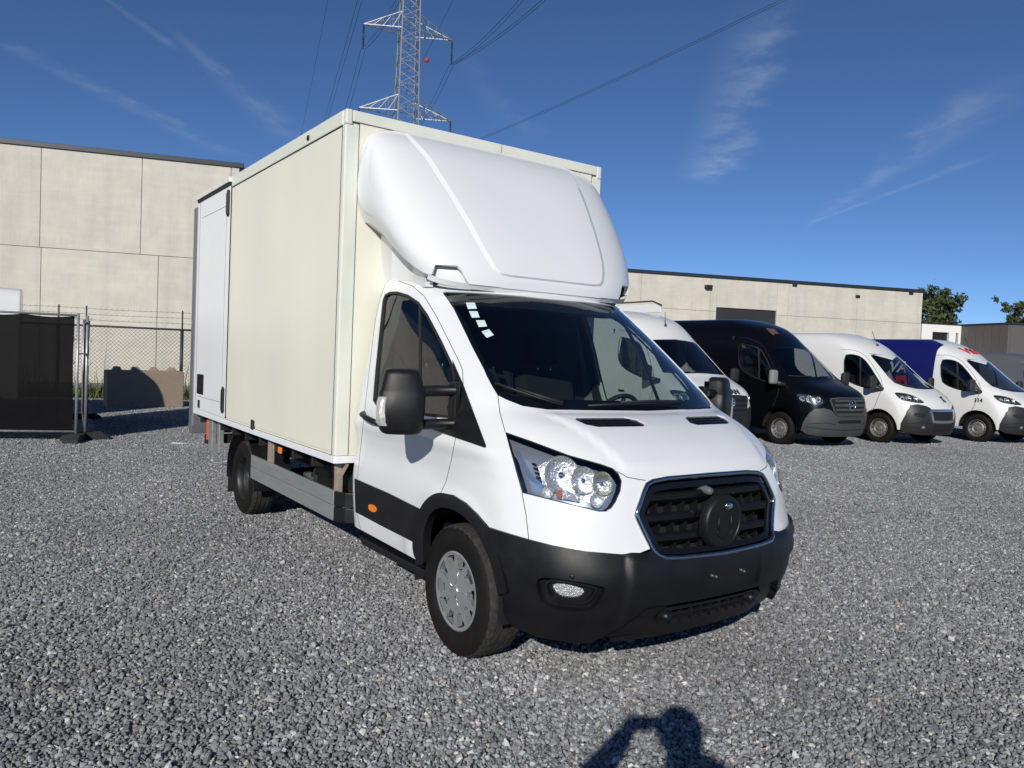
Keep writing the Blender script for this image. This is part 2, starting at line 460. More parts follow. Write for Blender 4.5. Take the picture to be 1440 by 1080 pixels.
        L = [[(u * SU, v * SV) for u, v in l] for l in loops]
        clean = []
        for l in L:
            q = [l[0]]
            for p in l[1:]:
                if math.hypot(p[0] - q[-1][0], p[1] - q[-1][1]) > 1e-4: q.append(p)
            if math.hypot(q[0][0] - q[-1][0], q[0][1] - q[-1][1]) < 1e-4: q.pop()
            clean.append(q)
        L = clean
        pts, edges = [], []
        for l in L:
            n0 = len(pts); pts += l; edges += [(n0 + i, n0 + (i + 1) % len(l)) for i in range(len(l))]
        B = np.array(pts)
        gu = np.arange(-(s.nu - 1), s.nu, ku) / (s.nu - 1) * SU; gv = np.arange(0, s.nv, kv) / (s.nv - 1) * SV
        g = np.array([(a, b) for a in gu for b in gv])
        lo, hi = np.array(L[0]).min(0), np.array(L[0]).max(0)
        g = g[((g >= lo) & (g <= hi)).all(1)]
        if len(g):
            k = pin(g, L[0])
            for h in L[1:]: k &= ~pin(g, h)
            g = g[k]
        if len(g):
            cell = 0.35 * min(gu[1] - gu[0], gv[1] - gv[0])
            keep = np.array([(np.abs(B - p).max(1) > cell).all() for p in g]); g = g[keep]
            pts += [tuple(p) for p in g]
        V2, E2, F2, ov, oe, of = delaunay_2d_cdt([Vector(p) for p in pts], edges, [], 1, 1e-6)
        V2n = np.array([(v.x, v.y) for v in V2])
        F = np.array([f for f in F2 if len(f) == 3])
        cen = V2n[F].mean(1); k = pin(cen, L[0])
        for h in L[1:]: k &= ~pin(cen, h)
        F = F[k]
        pos, nor = [], []
        for x, y in V2n:
            p, n = s.ev(x / SU, y / SV); o_ = off + (fn(p) if fn else 0); pos.append(p + n * o_); nor.append(n)
        faces = []
        for f in F:
            a, b, c = f
            n = np.cross(pos[b] - pos[a], pos[c] - pos[a])
            faces.append((int(a), int(b), int(c)) if n @ (nor[a] + nor[b] + nor[c]) > 0 else (int(a), int(c), int(b)))
        if rim:
            cnt = {}
            for f in faces:
                for e in ((f[0], f[1]), (f[1], f[2]), (f[2], f[0])):
                    key = (min(e), max(e)); cnt[key] = None if key in cnt else e
            for key, e in cnt.items():
                if e is None: continue
                a, b = e; n0 = len(pos)
                pa, pb = pos[a], pos[b]; na, nb = nor[a], nor[b]
                side = np.cross(pb - pa, na); side /= np.linalg.norm(side) + 1e-12
                pos += [pa, pb, pb - nb * rim, pa - na * rim]; nor += [side] * 4
                faces.append((n0 + 1, n0, n0 + 3, n0 + 2))
        o = mesh_obj(name, pos, faces, m, parent, True)
        o.data.normals_split_custom_set_from_vertices([tuple(map(float, n)) for n in nor])
        return o
    def seam(s, name, paths, m, parent, r=0.0025, off=0.0):
        b = MB()
        for p in paths:
            b.tube([tuple(s.ev(u, v)[0] + s.ev(u, v)[1] * off) for u, v in p], r, 6)
        return b.build(name, m, parent, True)
    def ribbon(s, name, path, w, h, m, parent, closed=True, off=0.0, smooth=True):
        """raised strip of width w and height h following a path on the skin"""
        P = [s.ev(u, v) for u, v in path]; n = len(P); vs_ = []; fs = []
        for i in range(n):
            p, nn = P[i]
            a = P[(i - 1) % n][0] if closed or i > 0 else p; b = P[(i + 1) % n][0] if closed or i < n - 1 else p
            t = b - a; t /= np.linalg.norm(t) + 1e-12; q = np.cross(nn, t)
            vs_ += [p - q * w / 2 + nn * (off - .01), p - q * w * .42 + nn * (off + h), p + q * w * .42 + nn * (off + h), p + q * w / 2 + nn * (off - .01)]
        for i in range(n if closed else n - 1):
            a, b = i * 4, ((i + 1) % n) * 4
            fs += [(a + k, b + k, b + k + 1, a + k + 1) for k in range(3)]
        bb = MB(); bb.add(vs_, fs)
        return bb.build(name, m, parent, smooth, autosmooth=40)
# ------------------------------------------------------------------ ground
def gravel_ground():
    m = bpy.data.materials.new('gravel_far'); m.use_nodes = True; nt = m.node_tree; L = nt.links; b = nt.nodes['Principled BSDF']
    b.inputs['Roughness'].default_value = .95; b.inputs['Specular IOR Level'].default_value = .2
    tc = nt.nodes.new('ShaderNodeTexCoord')
    vo = nt.nodes.new('ShaderNodeTexVoronoi'); vo.inputs['Scale'].default_value = 30; L.new(tc.outputs['Object'], vo.inputs['Vector'])
    se = nt.nodes.new('ShaderNodeSeparateColor'); L.new(vo.outputs['Color'], se.inputs[0])
    cr = nt.nodes.new('ShaderNodeValToRGB'); L.new(se.outputs[0], cr.inputs[0]); e = cr.color_ramp.elements
    e[0].position = 0; e[0].color = (.075, .077, .083, 1); e[1].position = .95; e[1].color = (.36, .355, .34, 1)
    x = e.new(.45); x.color = (.155, .158, .165, 1); x = e.new(.8); x.color = (.235, .235, .235, 1)
    nz = nt.nodes.new('ShaderNodeTexNoise'); nz.inputs['Scale'].default_value = .35; nz.inputs['Detail'].default_value = 4; L.new(tc.outputs['Object'], nz.inputs['Vector'])
    mr = nt.nodes.new('ShaderNodeMapRange'); L.new(nz.outputs[0], mr.inputs[0]); mr.inputs[1].default_value = .3; mr.inputs[2].default_value = .7; mr.inputs[3].default_value = .88; mr.inputs[4].default_value = 1.12
    h = nt.nodes.new('ShaderNodeHueSaturation'); L.new(cr.outputs[0], h.inputs['Color']); L.new(mr.outputs[0], h.inputs['Value']); L.new(h.outputs[0], b.inputs['Base Color'])
    bp = nt.nodes.new('ShaderNodeBump'); bp.inputs['Strength'].default_value = .8; bp.inputs['Distance'].default_value = .02; bp.invert = True
    L.new(vo.outputs['Distance'], bp.inputs['Height']); L.new(bp.outputs[0], b.inputs['Normal'])
    return m
gm = MB(); gm.add([(-700, -700, 0), (700, -700, 0), (700, 700, 0), (-700, 700, 0)], [(0, 1, 2, 3)])
ground = tag(gm.build('ground', gravel_ground()), kind='structure')

def gravel_stones():
    """loose crushed stone: three patches of single stones, laid out again and again over the yard by geometry nodes"""
    r = np.random.default_rng(11); T = 1.2
    ph = (1 + 5 ** .5) / 2
    ico = np.array([(-1, ph, 0), (1, ph, 0), (-1, -ph, 0), (1, -ph, 0), (0, -1, ph), (0, 1, ph), (0, -1, -ph), (0, 1, -ph), (ph, 0, -1), (ph, 0, 1), (-ph, 0, -1), (-ph, 0, 1)]); ico /= np.linalg.norm(ico[0])
    fi = np.array([(0, 11, 5), (0, 5, 1), (0, 1, 7), (0, 7, 10), (0, 10, 11), (1, 5, 9), (5, 11, 4), (11, 10, 2), (10, 7, 6), (7, 1, 8), (3, 9, 4), (3, 4, 2), (3, 2, 6), (3, 6, 8), (3, 8, 9), (4, 9, 5), (2, 4, 11), (6, 2, 10), (8, 6, 7), (9, 8, 1)])
    V, F, tone, tid = [], [], [], []
    for k in range(3):
        sp = .0168; n = int(T / sp); g = np.stack(np.meshgrid(np.arange(n), np.arange(n), indexing='ij'), -1).reshape(-1, 2) * sp - T / 2 + sp / 2
        g = g + r.normal(0, .005, g.shape); N = len(g)
        size = .0098 * np.exp(r.normal(0, .26, N))
        P = ico[None] * (1 + r.normal(0, .17, (N, 12, 1))) + r.normal(0, .10, (N, 12, 3))
        P *= np.stack([1 + r.normal(0, .18, N), 1 + r.normal(0, .18, N), .66 + r.normal(0, .12, N)], 1)[:, None] * size[:, None, None]
        q = r.normal(0, 1, (N, 4)) * np.array([1, .35, .35, 1]); q /= np.linalg.norm(q, axis=1, keepdims=True)
        w, x, y, z = q.T
        Rm = np.stack([np.stack([1 - 2 * (y * y + z * z), 2 * (x * y - z * w), 2 * (x * z + y * w)], 1), np.stack([2 * (x * y + z * w), 1 - 2 * (x * x + z * z), 2 * (y * z - x * w)], 1), np.stack([2 * (x * z - y * w), 2 * (y * z + x * w), 1 - 2 * (x * x + y * y)], 1)], 1)
        P = np.einsum('nij,nkj->nki', Rm, P)
        P[..., 0] += g[:, 0, None]; P[..., 1] += g[:, 1, None]; P[..., 2] += (size * .42 + np.abs(r.normal(0, .0038, N)))[:, None]
        n0 = sum(len(v) for v in V)
        V.append(P.reshape(-1, 3)); F.append((fi[None] + (np.arange(N) * 12)[:, None, None]).reshape(-1, 3) + n0)
        c = np.clip(.225 * np.exp(r.normal(0, .30, N)), .08, .45)[:, None] * np.array([.97, .985, 1.02])
        u = r.random(N); c[u < .03] = np.array([.56, .55, .52]) * r.uniform(.8, 1.15, (int((u < .03).sum()), 1)); s_ = (u > .03) & (u < .038); c[s_] = np.array([.40, .35, .28]) * r.uniform(.7, 1.2, (int(s_.sum()), 1))
        tone.append(np.repeat(c, 12, 0)); tid.append(np.full(N * 12, k))
    V = np.concatenate(V); F = np.concatenate(F); tone = np.concatenate(tone); tid = np.concatenate(tid)
    me = bpy.data.meshes.new('gravel'); me.vertices.add(len(V)); me.vertices.foreach_set('co', V.ravel().astype(np.float32))
    me.loops.add(F.size); me.loops.foreach_set('vertex_index', F.ravel().astype(np.int32)); me.polygons.add(len(F))
    me.polygons.foreach_set('loop_start', np.arange(0, F.size, 3, dtype=np.int32)); me.update(calc_edges=True); me.validate(); me.shade_flat()
    at = me.attributes.new('tone', 'FLOAT_COLOR', 'POINT'); at.data.foreach_set('color', np.concatenate([tone, np.ones((len(tone), 1))], 1).ravel().astype(np.float32))
    ai = me.attributes.new('patch', 'INT', 'POINT'); ai.data.foreach_set('value', tid.astype(np.int32))
    m = bpy.data.materials.new('gravel_stone'); m.use_nodes = True; nt = m.node_tree; b = nt.nodes['Principled BSDF']; b.inputs['Roughness'].default_value = .8; b.inputs['Specular IOR Level'].default_value = .35
    a = nt.nodes.new('ShaderNodeAttribute'); a.attribute_name = 'tone'
    tc = nt.nodes.new('ShaderNodeTexCoord'); nz = nt.nodes.new('ShaderNodeTexNoise'); nz.inputs['Scale'].default_value = 140; nz.inputs['Detail'].default_value = 3; nt.links.new(tc.outputs['Object'], nz.inputs['Vector'])
    mr = nt.nodes.new('ShaderNodeMapRange'); nt.links.new(nz.outputs[0], mr.inputs[0]); mr.inputs[1].default_value = .3; mr.inputs[2].default_value = .7; mr.inputs[3].default_value = .75; mr.inputs[4].default_value = 1.25
    h = nt.nodes.new('ShaderNodeHueSaturation'); nt.links.new(a.outputs['Color'], h.inputs['Color']); nt.links.new(mr.outputs[0], h.inputs['Value']); ge = nt.nodes.new('ShaderNodeNewGeometry'); cur = h.outputs[0]
    for sc_, st_, lo, hi in (((.5, .5, .5), .8, .86, 1.12), ((.12, .9, .5), .7, .90, 1.10)):      # trodden and driven patches of the yard
        mp = nt.nodes.new('ShaderNodeMapping'); mp.inputs['Scale'].default_value = sc_; nt.links.new(ge.outputs['Position'], mp.inputs[0])
        n2 = nt.nodes.new('ShaderNodeTexNoise'); n2.inputs['Scale'].default_value = st_; n2.inputs['Detail'].default_value = 4; nt.links.new(mp.outputs[0], n2.inputs['Vector'])
        m2 = nt.nodes.new('ShaderNodeMapRange'); nt.links.new(n2.outputs[0], m2.inputs[0]); m2.inputs[1].default_value = .3; m2.inputs[2].default_value = .7; m2.inputs[3].default_value = lo; m2.inputs[4].default_value = hi
        h2 = nt.nodes.new('ShaderNodeHueSaturation'); nt.links.new(cur, h2.inputs['Color']); nt.links.new(m2.outputs[0], h2.inputs['Value']); cur = h2.outputs[0]
    nt.links.new(cur, b.inputs['Base Color'])
    me.materials.append(m)
    o = bpy.data.objects.new('gravel', me); COL.objects.link(o)
    tag(o, 'loose grey crushed stone covering the whole yard', 'gravel', kind='stuff')
    # layout points: yard cells within reach of the camera
    g = bpy.data.node_groups.new('lay_gravel', 'GeometryNodeTree'); g.interface.new_socket('Geometry', in_out='INPUT', socket_type='NodeSocketGeometry'); g.interface.new_socket('Geometry', in_out='OUTPUT', socket_type='NodeSocketGeometry')
    N = g.nodes; L = g.links; gi, go = N.new('NodeGroupInput'), N.new('NodeGroupOutput')
    jn = N.new('GeometryNodeJoinGeometry')
    for k in (2, 1, 0):
        na = N.new('GeometryNodeInputNamedAttribute'); na.data_type = 'INT'; na.inputs[0].default_value = 'patch'
        cp = N.new('FunctionNodeCompare'); cp.data_type = 'INT'; cp.operation = 'EQUAL'; L.new(na.outputs[0], cp.inputs[2]); cp.inputs[3].default_value = k
        sp_ = N.new('GeometryNodeSeparateGeometry'); L.new(gi.outputs[0], sp_.inputs[0]); L.new(cp.outputs[0], sp_.inputs[1])
        ti = N.new('GeometryNodeGeometryToInstance'); L.new(sp_.outputs[0], ti.inputs[0]); L.new(ti.outputs[0], jn.inputs[0])
    cells = 52
    gd = N.new('GeometryNodeMeshGrid'); gd.inputs[0].default_value = T * (cells - 1); gd.inputs[1].default_value = T * (cells - 1); gd.inputs[2].default_value = cells; gd.inputs[3].default_value = cells
    tf = N.new('GeometryNodeTransform'); L.new(gd.outputs[0], tf.inputs[0])
    ctr = CAM_POS[:2] + CF[:2] / np.linalg.norm(CF[:2]) * 27.0; tf.inputs['Translation'].default_value = (float(ctr[0]), float(ctr[1]), 0); tf.inputs['Rotation'].default_value = (0, 0, YAW)
    # keep a wedge in front of the camera, wide on both sides
    pos = N.new('GeometryNodeInputPosition'); sub = N.new('ShaderNodeVectorMath'); sub.operation = 'SUBTRACT'; L.new(pos.outputs[0], sub.inputs[0]); sub.inputs[1].default_value = (float(CAM_POS[0]), float(CAM_POS[1]), 0)
    d1 = N.new('ShaderNodeVectorMath'); d1.operation = 'DOT_PRODUCT'; L.new(sub.outputs[0], d1.inputs[0]); d1.inputs[1].default_value = (math.cos(YAW), math.sin(YAW), 0)
    d2 = N.new('ShaderNodeVectorMath'); d2.operation = 'DOT_PRODUCT'; L.new(sub.outputs[0], d2.inputs[0]); d2.inputs[1].default_value = (math.sin(YAW), -math.cos(YAW), 0)
    ab = N.new('ShaderNodeMath'); ab.operation = 'ABSOLUTE'; L.new(d2.outputs['Value'], ab.inputs[0])
    lim = N.new('ShaderNodeMath'); lim.operation = 'MULTIPLY_ADD'; L.new(d1.outputs['Value'], lim.inputs[0]); lim.inputs[1].default_value = .80; lim.inputs[2].default_value = 3.0
    ok = N.new('FunctionNodeCompare'); ok.data_type = 'FLOAT'; ok.operation = 'LESS_THAN'; L.new(ab.outputs[0], ok.inputs[0]); L.new(lim.outputs[0], ok.inputs[1])
    ip = N.new('GeometryNodeInstanceOnPoints'); L.new(tf.outputs[0], ip.inputs['Points']); L.new(ok.outputs[0], ip.inputs['Selection']); L.new(jn.outputs[0], ip.inputs['Instance']); ip.inputs['Pick Instance'].default_value = True
    rv = N.new('FunctionNodeRandomValue'); rv.data_type = 'INT'; rv.inputs[4].default_value = 0; rv.inputs[5].default_value = 2; rv.inputs['Seed'].default_value = 3; L.new(rv.outputs[2], ip.inputs['Instance Index'])
    r2 = N.new('FunctionNodeRandomValue'); r2.data_type = 'INT'; r2.inputs[4].default_value = 0; r2.inputs[5].default_value = 3; r2.inputs['Seed'].default_value = 8
    mu = N.new('ShaderNodeMath'); mu.operation = 'MULTIPLY_ADD'; L.new(r2.outputs[2], mu.inputs[0]); mu.inputs[1].default_value = PI / 2; mu.inputs[2].default_value = YAW
    cb = N.new('ShaderNodeCombineXYZ'); L.new(mu.outputs[0], cb.inputs[2]); L.new(cb.outputs[0], ip.inputs['Rotation'])
    L.new(ip.outputs[0], go.inputs[0])
    md = o.modifiers.new('lay', 'NODES'); md.node_group = g
gravel_stones()
# ================================================================== THE BOX VAN
van = thing('box_van', 'white cab box van with cream cargo box and black grille, roof fairing above the cab', 'van')

def lerp(t, xs, ys): return float(np.interp(t, xs, ys))
# nose profile: height -> x on the centre line
NZ = [.22, .28, .36, .46, .58, .66, .72, .80, .92, 1.00, 1.05, 1.08, 1.12, 1.18, 1.24, 1.28, 1.32, 1.345, 1.40, 1.50, 1.65, 1.80, 1.95, 2.02, 2.07, 2.11, 2.14, 2.165]
NX = [.86, .895, .935, .972, .995, .985, .955, .932, .905, .885, .868, .842, .80, .73, .64, .565, .46, .40, .33, .205, .015, -.18, -.385, -.49, -.58, -.69, -.84, -1.02]
SZ = [.22, .45, .60, .75, .90, 1.00, 1.08, 1.15, 1.25, 1.35, 1.5, 1.7, 1.9, 2.0, 2.06, 2.1, 2.14, 2.165]
SY = [.955, 1.0, 1.015, 1.025, 1.02, 1.012, 1.013, 1.018, 1.008, .988, .962, .928, .888, .865, .84, .81, .74, .62]
FRAC = [0, .22, .44, .62, .76, .87, .945]
def cab_row(z):
    x0 = lerp(z, NZ, NX); sy = lerp(z, SZ, SY)
    k_low = [0, .006, .028, .072, .138, .245, .39]
    k_hood = [0, .006, .022, .06, .142, .268, .41]
    k_ws = [0, .012, .05, .105, .18, .265, .365]
    w = min(max((z - .70) / .25, 0), 1); k = [a * (1 - w) + b * w for a, b in zip(k_low, k_hood)]
    w = min(max((z - 1.28) / .12, 0), 1); k = [a * (1 - w) + b * w for a, b in zip(k, k_ws)]
    fr = [a * (1 - w) + b * w for a, b in zip(FRAC, [0, .235, .47, .665, .81, .905, .962])]
    fs = sy / (1.015 * (1 - w) + w)
    row = [(x0 - a, f * fs if w < 1 else f * sy, z) for a, f in zip(k, fr)]
    if w < 1: row = [(x0 - a, f * (sy / 1.015) * (1 - w) + f * sy * w, z) for a, f in zip(k, fr)]
    xe = row[-1][0]
    xs_ = [xe - .16]
    for t in (.25, .52, .78, 1.0): xs_.append(xe - .16 + (-1.27 - (xe - .16)) * t)
    ys_ = [.982, .995, 1, 1, 1]
    row += [(x, sy * f, z) for x, f in zip(xs_, ys_)] + [(-1.325, sy - .06, z)]
    return row
CABZ = [.22, .30, .38, .46, .54, .62, .70, .78, .86, .94, 1.00, 1.04, 1.08, 1.13, 1.18, 1.23, 1.28, 1.32, 1.36, 1.42, 1.50, 1.60, 1.70, 1.80, 1.90, 1.98, 2.04, 2.085, 2.12, 2.145, 2.165]
CAB = Surf([cab_row(z) for z in CABZ], du=12, dv=8, smooth=14)
def pressing(p):
    """pressed lines of the sheet metal: bonnet bulge, belt crease, hollow door, flared arch, folded bumper"""
    x, y, z = p[0], abs(p[1]), p[2]; d = 0.0
    st = lambda a, b, v: (lambda t: t * t * (3 - 2 * t))(min(max((v - a) / (b - a), 0), 1))
    if y > .80 and z < 1.4:
        sd = st(.80, .92, y)
        d += sd * st(.62, .40, x) * (.011 * math.exp(-((z - 1.135) / .045) ** 2) - .013 * math.exp(-((z - .96) / .085) ** 2) * st(.15, -.25, x))
        r = math.hypot(x, z - .35)
        d += sd * .013 * math.exp(-((r - .50) / .055) ** 2) * st(.30, .5, z)
    if 1.06 < z < 1.345 and x > .2:
        w = float(np.interp(x, [.35, .85], [.66, .50]))
        d += .013 * st(w + .035, w - .015, y) * st(1.07, 1.12, z) * st(1.345, 1.31, z)
    if z < .74:
        d += .016 * st(.615, .575, y) * st(.30, .42, z) * st(.74, .68, z)
    return d
_G = CAB.G.copy()
for _i in range(CAB.nv):
    for _j in range(CAB.nu): _G[_i, _j] += CAB.N[_i, _j] * pressing(CAB.G[_i, _j])
CAB.finish(_G)

# ---- outlines (photo pixels unless said otherwise)
headlamp = CAB.path('p', chaikin([(710.4, 607.5), (745, 620), (800, 641), (845, 653), (868, 662), (875, 676), (872, 694), (863, 712), (853, 720), (835, 718), (790, 706), (734, 693), (727, 668)], 0), step=4)
headlamp = CAB.path('p', [(710.4, 607.5), (745, 619.5), (800, 640), (845, 652.5), (862, 658.5), (870, 666), (874.5, 676), (873, 690), (866, 706), (860, 714.5), (852, 719.5), (842, 719.5), (790, 707), (734, 693), (727, 668)], step=4)
_c = np.mean(headlamp, 0); lamp_in = [tuple(_c + (np.array(q) - _c) * .988) for q in headlamp]
grille_half = [(0, 1.055), (.30, 1.052), (.40, 1.043), (.437, 1.03), (.462, 1.0), (.512, .915), (.520, .895), (.512, .872), (.452, .735), (.432, .708), (.40, .695), (.30, .688), (0, .682)]
grille = CAB.sym('f', grille_half)
hood_half_p = [(745, 619.5), (800, 640), (845, 652.5), (862, 658.5), (868, 663)]
# bonnet: windscreen base -> shut line to the lamp tip -> along the lamp top -> down to the grille
b0 = CAB.path('p', [(935, 578), (880, 577.5), (820, 577), (770, 576), (735, 571), (712, 562), (700, 556)], False)
b1 = CAB.path('p', [(700, 556), (703, 580), (710.4, 607.5)], False)
b2 = CAB.path('p', [(710.4, 607.5), (745, 619.5), (800, 640), (845, 652.5), (862, 658.5), (868, 663)], False)
b3 = CAB.path('p', [(868, 663), (882, 671), (900, 674.5), (908, 675.5)], False)
g_top = CAB.path('f', [(.437, 1.035), (.40, 1.052), (.30, 1.062), (0, 1.066)], False)
half = b0 + b1[1:] + b2[1:] + b3[1:] + g_top
half[0] = (0, half[0][1]); half[-1] = (0, half[-1][1])
bonnet_loop = half + [(-u, v) for u, v in half[-2:0:-1]]
ventR = CAB.path('p', chaikin([(801.5, 586.5), (845, 586), (889, 586), (915, 599.5), (872, 600), (831, 600.5)], 1))
screen_half = [(935, 574), (880, 574), (820, 573.5), (760, 571), (722, 564), (703, 556), (693, 546), (684, 528), (665, 490), (640, 436), (622, 407)]
# windscreen, right half
s0 = CAB.path('p', [(935, 575.5), (880, 575), (820, 574.5), (765, 573), (730, 567.5), (708, 558), (696, 546), (686, 530), (664, 488), (638, 434), (622, 411), (628, 409.5), (660, 410.5), (700, 413), (735, 416), (765, 419.5)], False)
s0[0] = (0, s0[0][1]); s0[-1] = (0, s0[-1][1])
screen = s0 + [(-u, v) for u, v in s0[-2:0:-1]]
door = CAB.path('p', [(536, 391), (556, 393.5), (580, 402), (597, 417), (615, 447), (630, 477), (645, 507), (650.5, 520), (651.5, 542), (648, 585), (641, 615), (634, 650), (627, 678), (620, 693), (604, 703), (593, 717), (586.5, 742), (584.5, 764), (584.5, 787), (545, 765.5), (507, 745), (500.5, 716), (500, 690), (504, 660), (512, 585), (524, 480)], True)
win_s = [(-1.0, 1.95), (-.97, 1.985), (-.90, 1.992), (-.80, 1.975), (-.71, 1.94), (-.60, 1.88), (-.44, 1.775), (-.27, 1.635), (-.15, 1.525), (-.115, 1.48), (-.11, 1.43), (-.13, 1.33), (-.16, 1.295), (-.22, 1.28), (-.60, 1.258), (-.92, 1.245), (-.98, 1.26), (-1.0, 1.30)]
window = CAB.path('p', [(539, 423), (541.5, 415.5), (548, 412), (558, 411.5), (573, 416), (588, 426), (600, 443), (620, 481), (635, 513), (639, 526), (640, 545), (637, 575), (630, 586), (612, 584.5), (590, 582), (545, 573), (530, 569), (525.5, 562), (529, 520)], True)
tri = CAB.path('p', [(637, 507), (652, 541), (684, 627), (682.5, 630), (655, 620), (622, 608.5), (606, 603), (606, 598), (634, 588), (641, 570), (641, 530)], True)
band = CAB.path('p', [(500, 673), (545, 692.5), (591, 715.5), (585, 740), (583.5, 762), (540, 740), (501.5, 719.5)], True)
arch_out = [(597, 793), (584.5, 784), (582, 762), (584.5, 741), (591.5, 716.5), (603, 700.5), (618.5, 692.5), (638, 696), (656, 707), (672.5, 723), (686.5, 739.5), (696, 762), (705.5, 789.5), (715, 832)]
arch_in = [(703, 835), (697, 803), (688, 777), (676, 751), (660, 729), (643, 716.5), (626, 712), (612, 716), (602.5, 731), (597.5, 755), (598.5, 790)]
arch_lip = CAB.path('p', chaikin(arch_out, 2, False) + chaikin(arch_in, 2, False), True, step=4)
fender = CAB.path('p', [(700, 556), (703, 580), (710.4, 607.5), (727, 668), (734, 693), (740, 725), (743.5, 758), (720, 751), (688, 741), (672.5, 723), (656, 707), (638, 696), (620, 692.8), (627, 678), (634, 650), (641, 615), (648, 585), (651.5, 542), (655, 535), (680.8, 520), (684, 528), (693, 545)], True)
nose = CAB.path('p', [(734, 693), (790, 707), (842, 719.5), (852, 719.5), (860, 714.5), (866, 706), (873, 690), (874.5, 676), (870, 666), (868, 663), (882, 671), (900, 674.5), (908, 675.5)], False)
n2 = CAB.path('f', [(.437, 1.03), (.462, 1.0), (.512, .915), (.520, .895), (.512, .872), (.470, .775), (.462, .738)], False)
n3 = CAB.path('p', [(898, 778), (871.5, 779.5), (824, 775.5), (776, 766.5), (743.5, 758), (740, 725), (734, 693)], False)
nose_panel = nose + n2 + n3[:-1]
# bumper right half
bt = CAB.path('f', [(0, .676), (.30, .682), (.405, .690), (.435, .704), (.455, .728)], False)
bt2 = CAB.path('p', [(905, 779), (871.5, 779.5), (824, 775.5), (776, 766.5), (743.5, 758), (720, 751), (688, 741), (696, 762), (705.5, 789.5), (712, 815), (704, 836), (707, 858), (715, 874), (730, 884), (760, 896), (808, 903.5), (859, 902), (890, 898)], False)
bb = CAB.path('f', [(.22, .262), (0, .262)], False)
bh = bt + bt2 + bb; bh[0] = (0, bh[0][1]); bh[-1] = (0, bh[-1][1])
bumper_loop = bh + [(-u, v) for u, v in bh[-2:0:-1]]
fogR = CAB.path('p', chaikin([(752, 815), (768, 811), (815, 818), (848, 825), (853, 830), (840, 852), (828, 862), (800, 861), (772, 856), (757, 842)], 1), True, step=4)
intake = CAB.sym('f', [(0, .455), (.30, .452), (.36, .44), (.405, .385), (.395, .355), (.34, .345), (0, .345)])
b_uv = CAB.path('p', [(651.5, 542), (650.5, 520), (645, 507), (630, 477), (615, 447), (597, 417), (580, 402), (556, 393.5), (536, 391)], False)
# pillar, roof and rear corner: one white shell around the door opening, up to the roof
VB = CAB.path('p', [(500, 745), (500, 690)], False)
shell_front = CAB.path('p', [(680.8, 520), (664, 488), (638, 434), (622, 411), (628, 409.5), (660, 410.5), (700, 413), (735, 416), (765, 419.5)], False)
shell_front[-1] = (0, shell_front[-1][1])
top_v = 1.0
u_end = 1.0
d_rear = CAB.path('p', [(536, 391), (524, 480), (512, 585), (504, 660), (500, 690), (500.5, 716), (507, 745)], False)
d_front = CAB.path('p', [(655, 535), (651.5, 542), (650.5, 520), (645, 507), (630, 477), (615, 447), (597, 417), (580, 402), (556, 393.5), (536, 391)], False)
v_low = d_rear[-1][1]
right_half = shell_front[::-1] + CAB.path('p', [(680.8, 520), (655, 535)], False)[1:] + d_front[1:] + d_rear[1:] + [(u_end, v_low)] + [(u_end, v_low + (1 - v_low) * t) for t in np.linspace(0, 1, 40)[1:]] + [(u_end * (1 - t), 1.0) for t in np.linspace(0, 1, 40)[1:]]
shell_loop = right_half + [(-u, v) for u, v in right_half[-2:0:-1]]
CAB.panel('cab_shell', [shell_loop], WHITE, van, rim=.02)

bon = CAB.panel('bonnet', [bonnet_loop, ventR, CAB.mir(ventR)], WHITE, van, rim=.02)
# crease lines pressed into the bonnet
def pressed(path, w, h, name='bonnet_crease'):
    pass
for lp in (ventR, CAB.mir(ventR)):
    gv = CAB.panel('bonnet_vent', [lp], GLOSSBLK, van, off=-.007, rim=0)
    P = [CAB.ev(u, v) for u, v in lp]
    c = np.mean([p for p, n in P], 0); nn = np.mean([n for p, n in P], 0); nn /= np.linalg.norm(nn)
    lo, hi = min(u for u, v in lp), max(u for u, v in lp); vl, vh = min(v for u, v in lp), max(v for u, v in lp)
    b = MB()
    for k in range(1, 4):
        vv = vl + (vh - vl) * k / 4
        seg = [CAB.ev(lo + (hi - lo) * t, vv) for t in np.linspace(.14, .86, 8)]
        b.tube([tuple(p - n * .005) for p, n in seg], .003, 6)
    for k in range(1, 6):
        uu = lo + (hi - lo) * k / 6
        seg = [CAB.ev(uu, vl + (vh - vl) * t) for t in (.15, .85)]
        b.tube([tuple(p - n * .006) for p, n in seg], .0025, 6)
    b.build('vent_mesh', PLASTIC, gv)
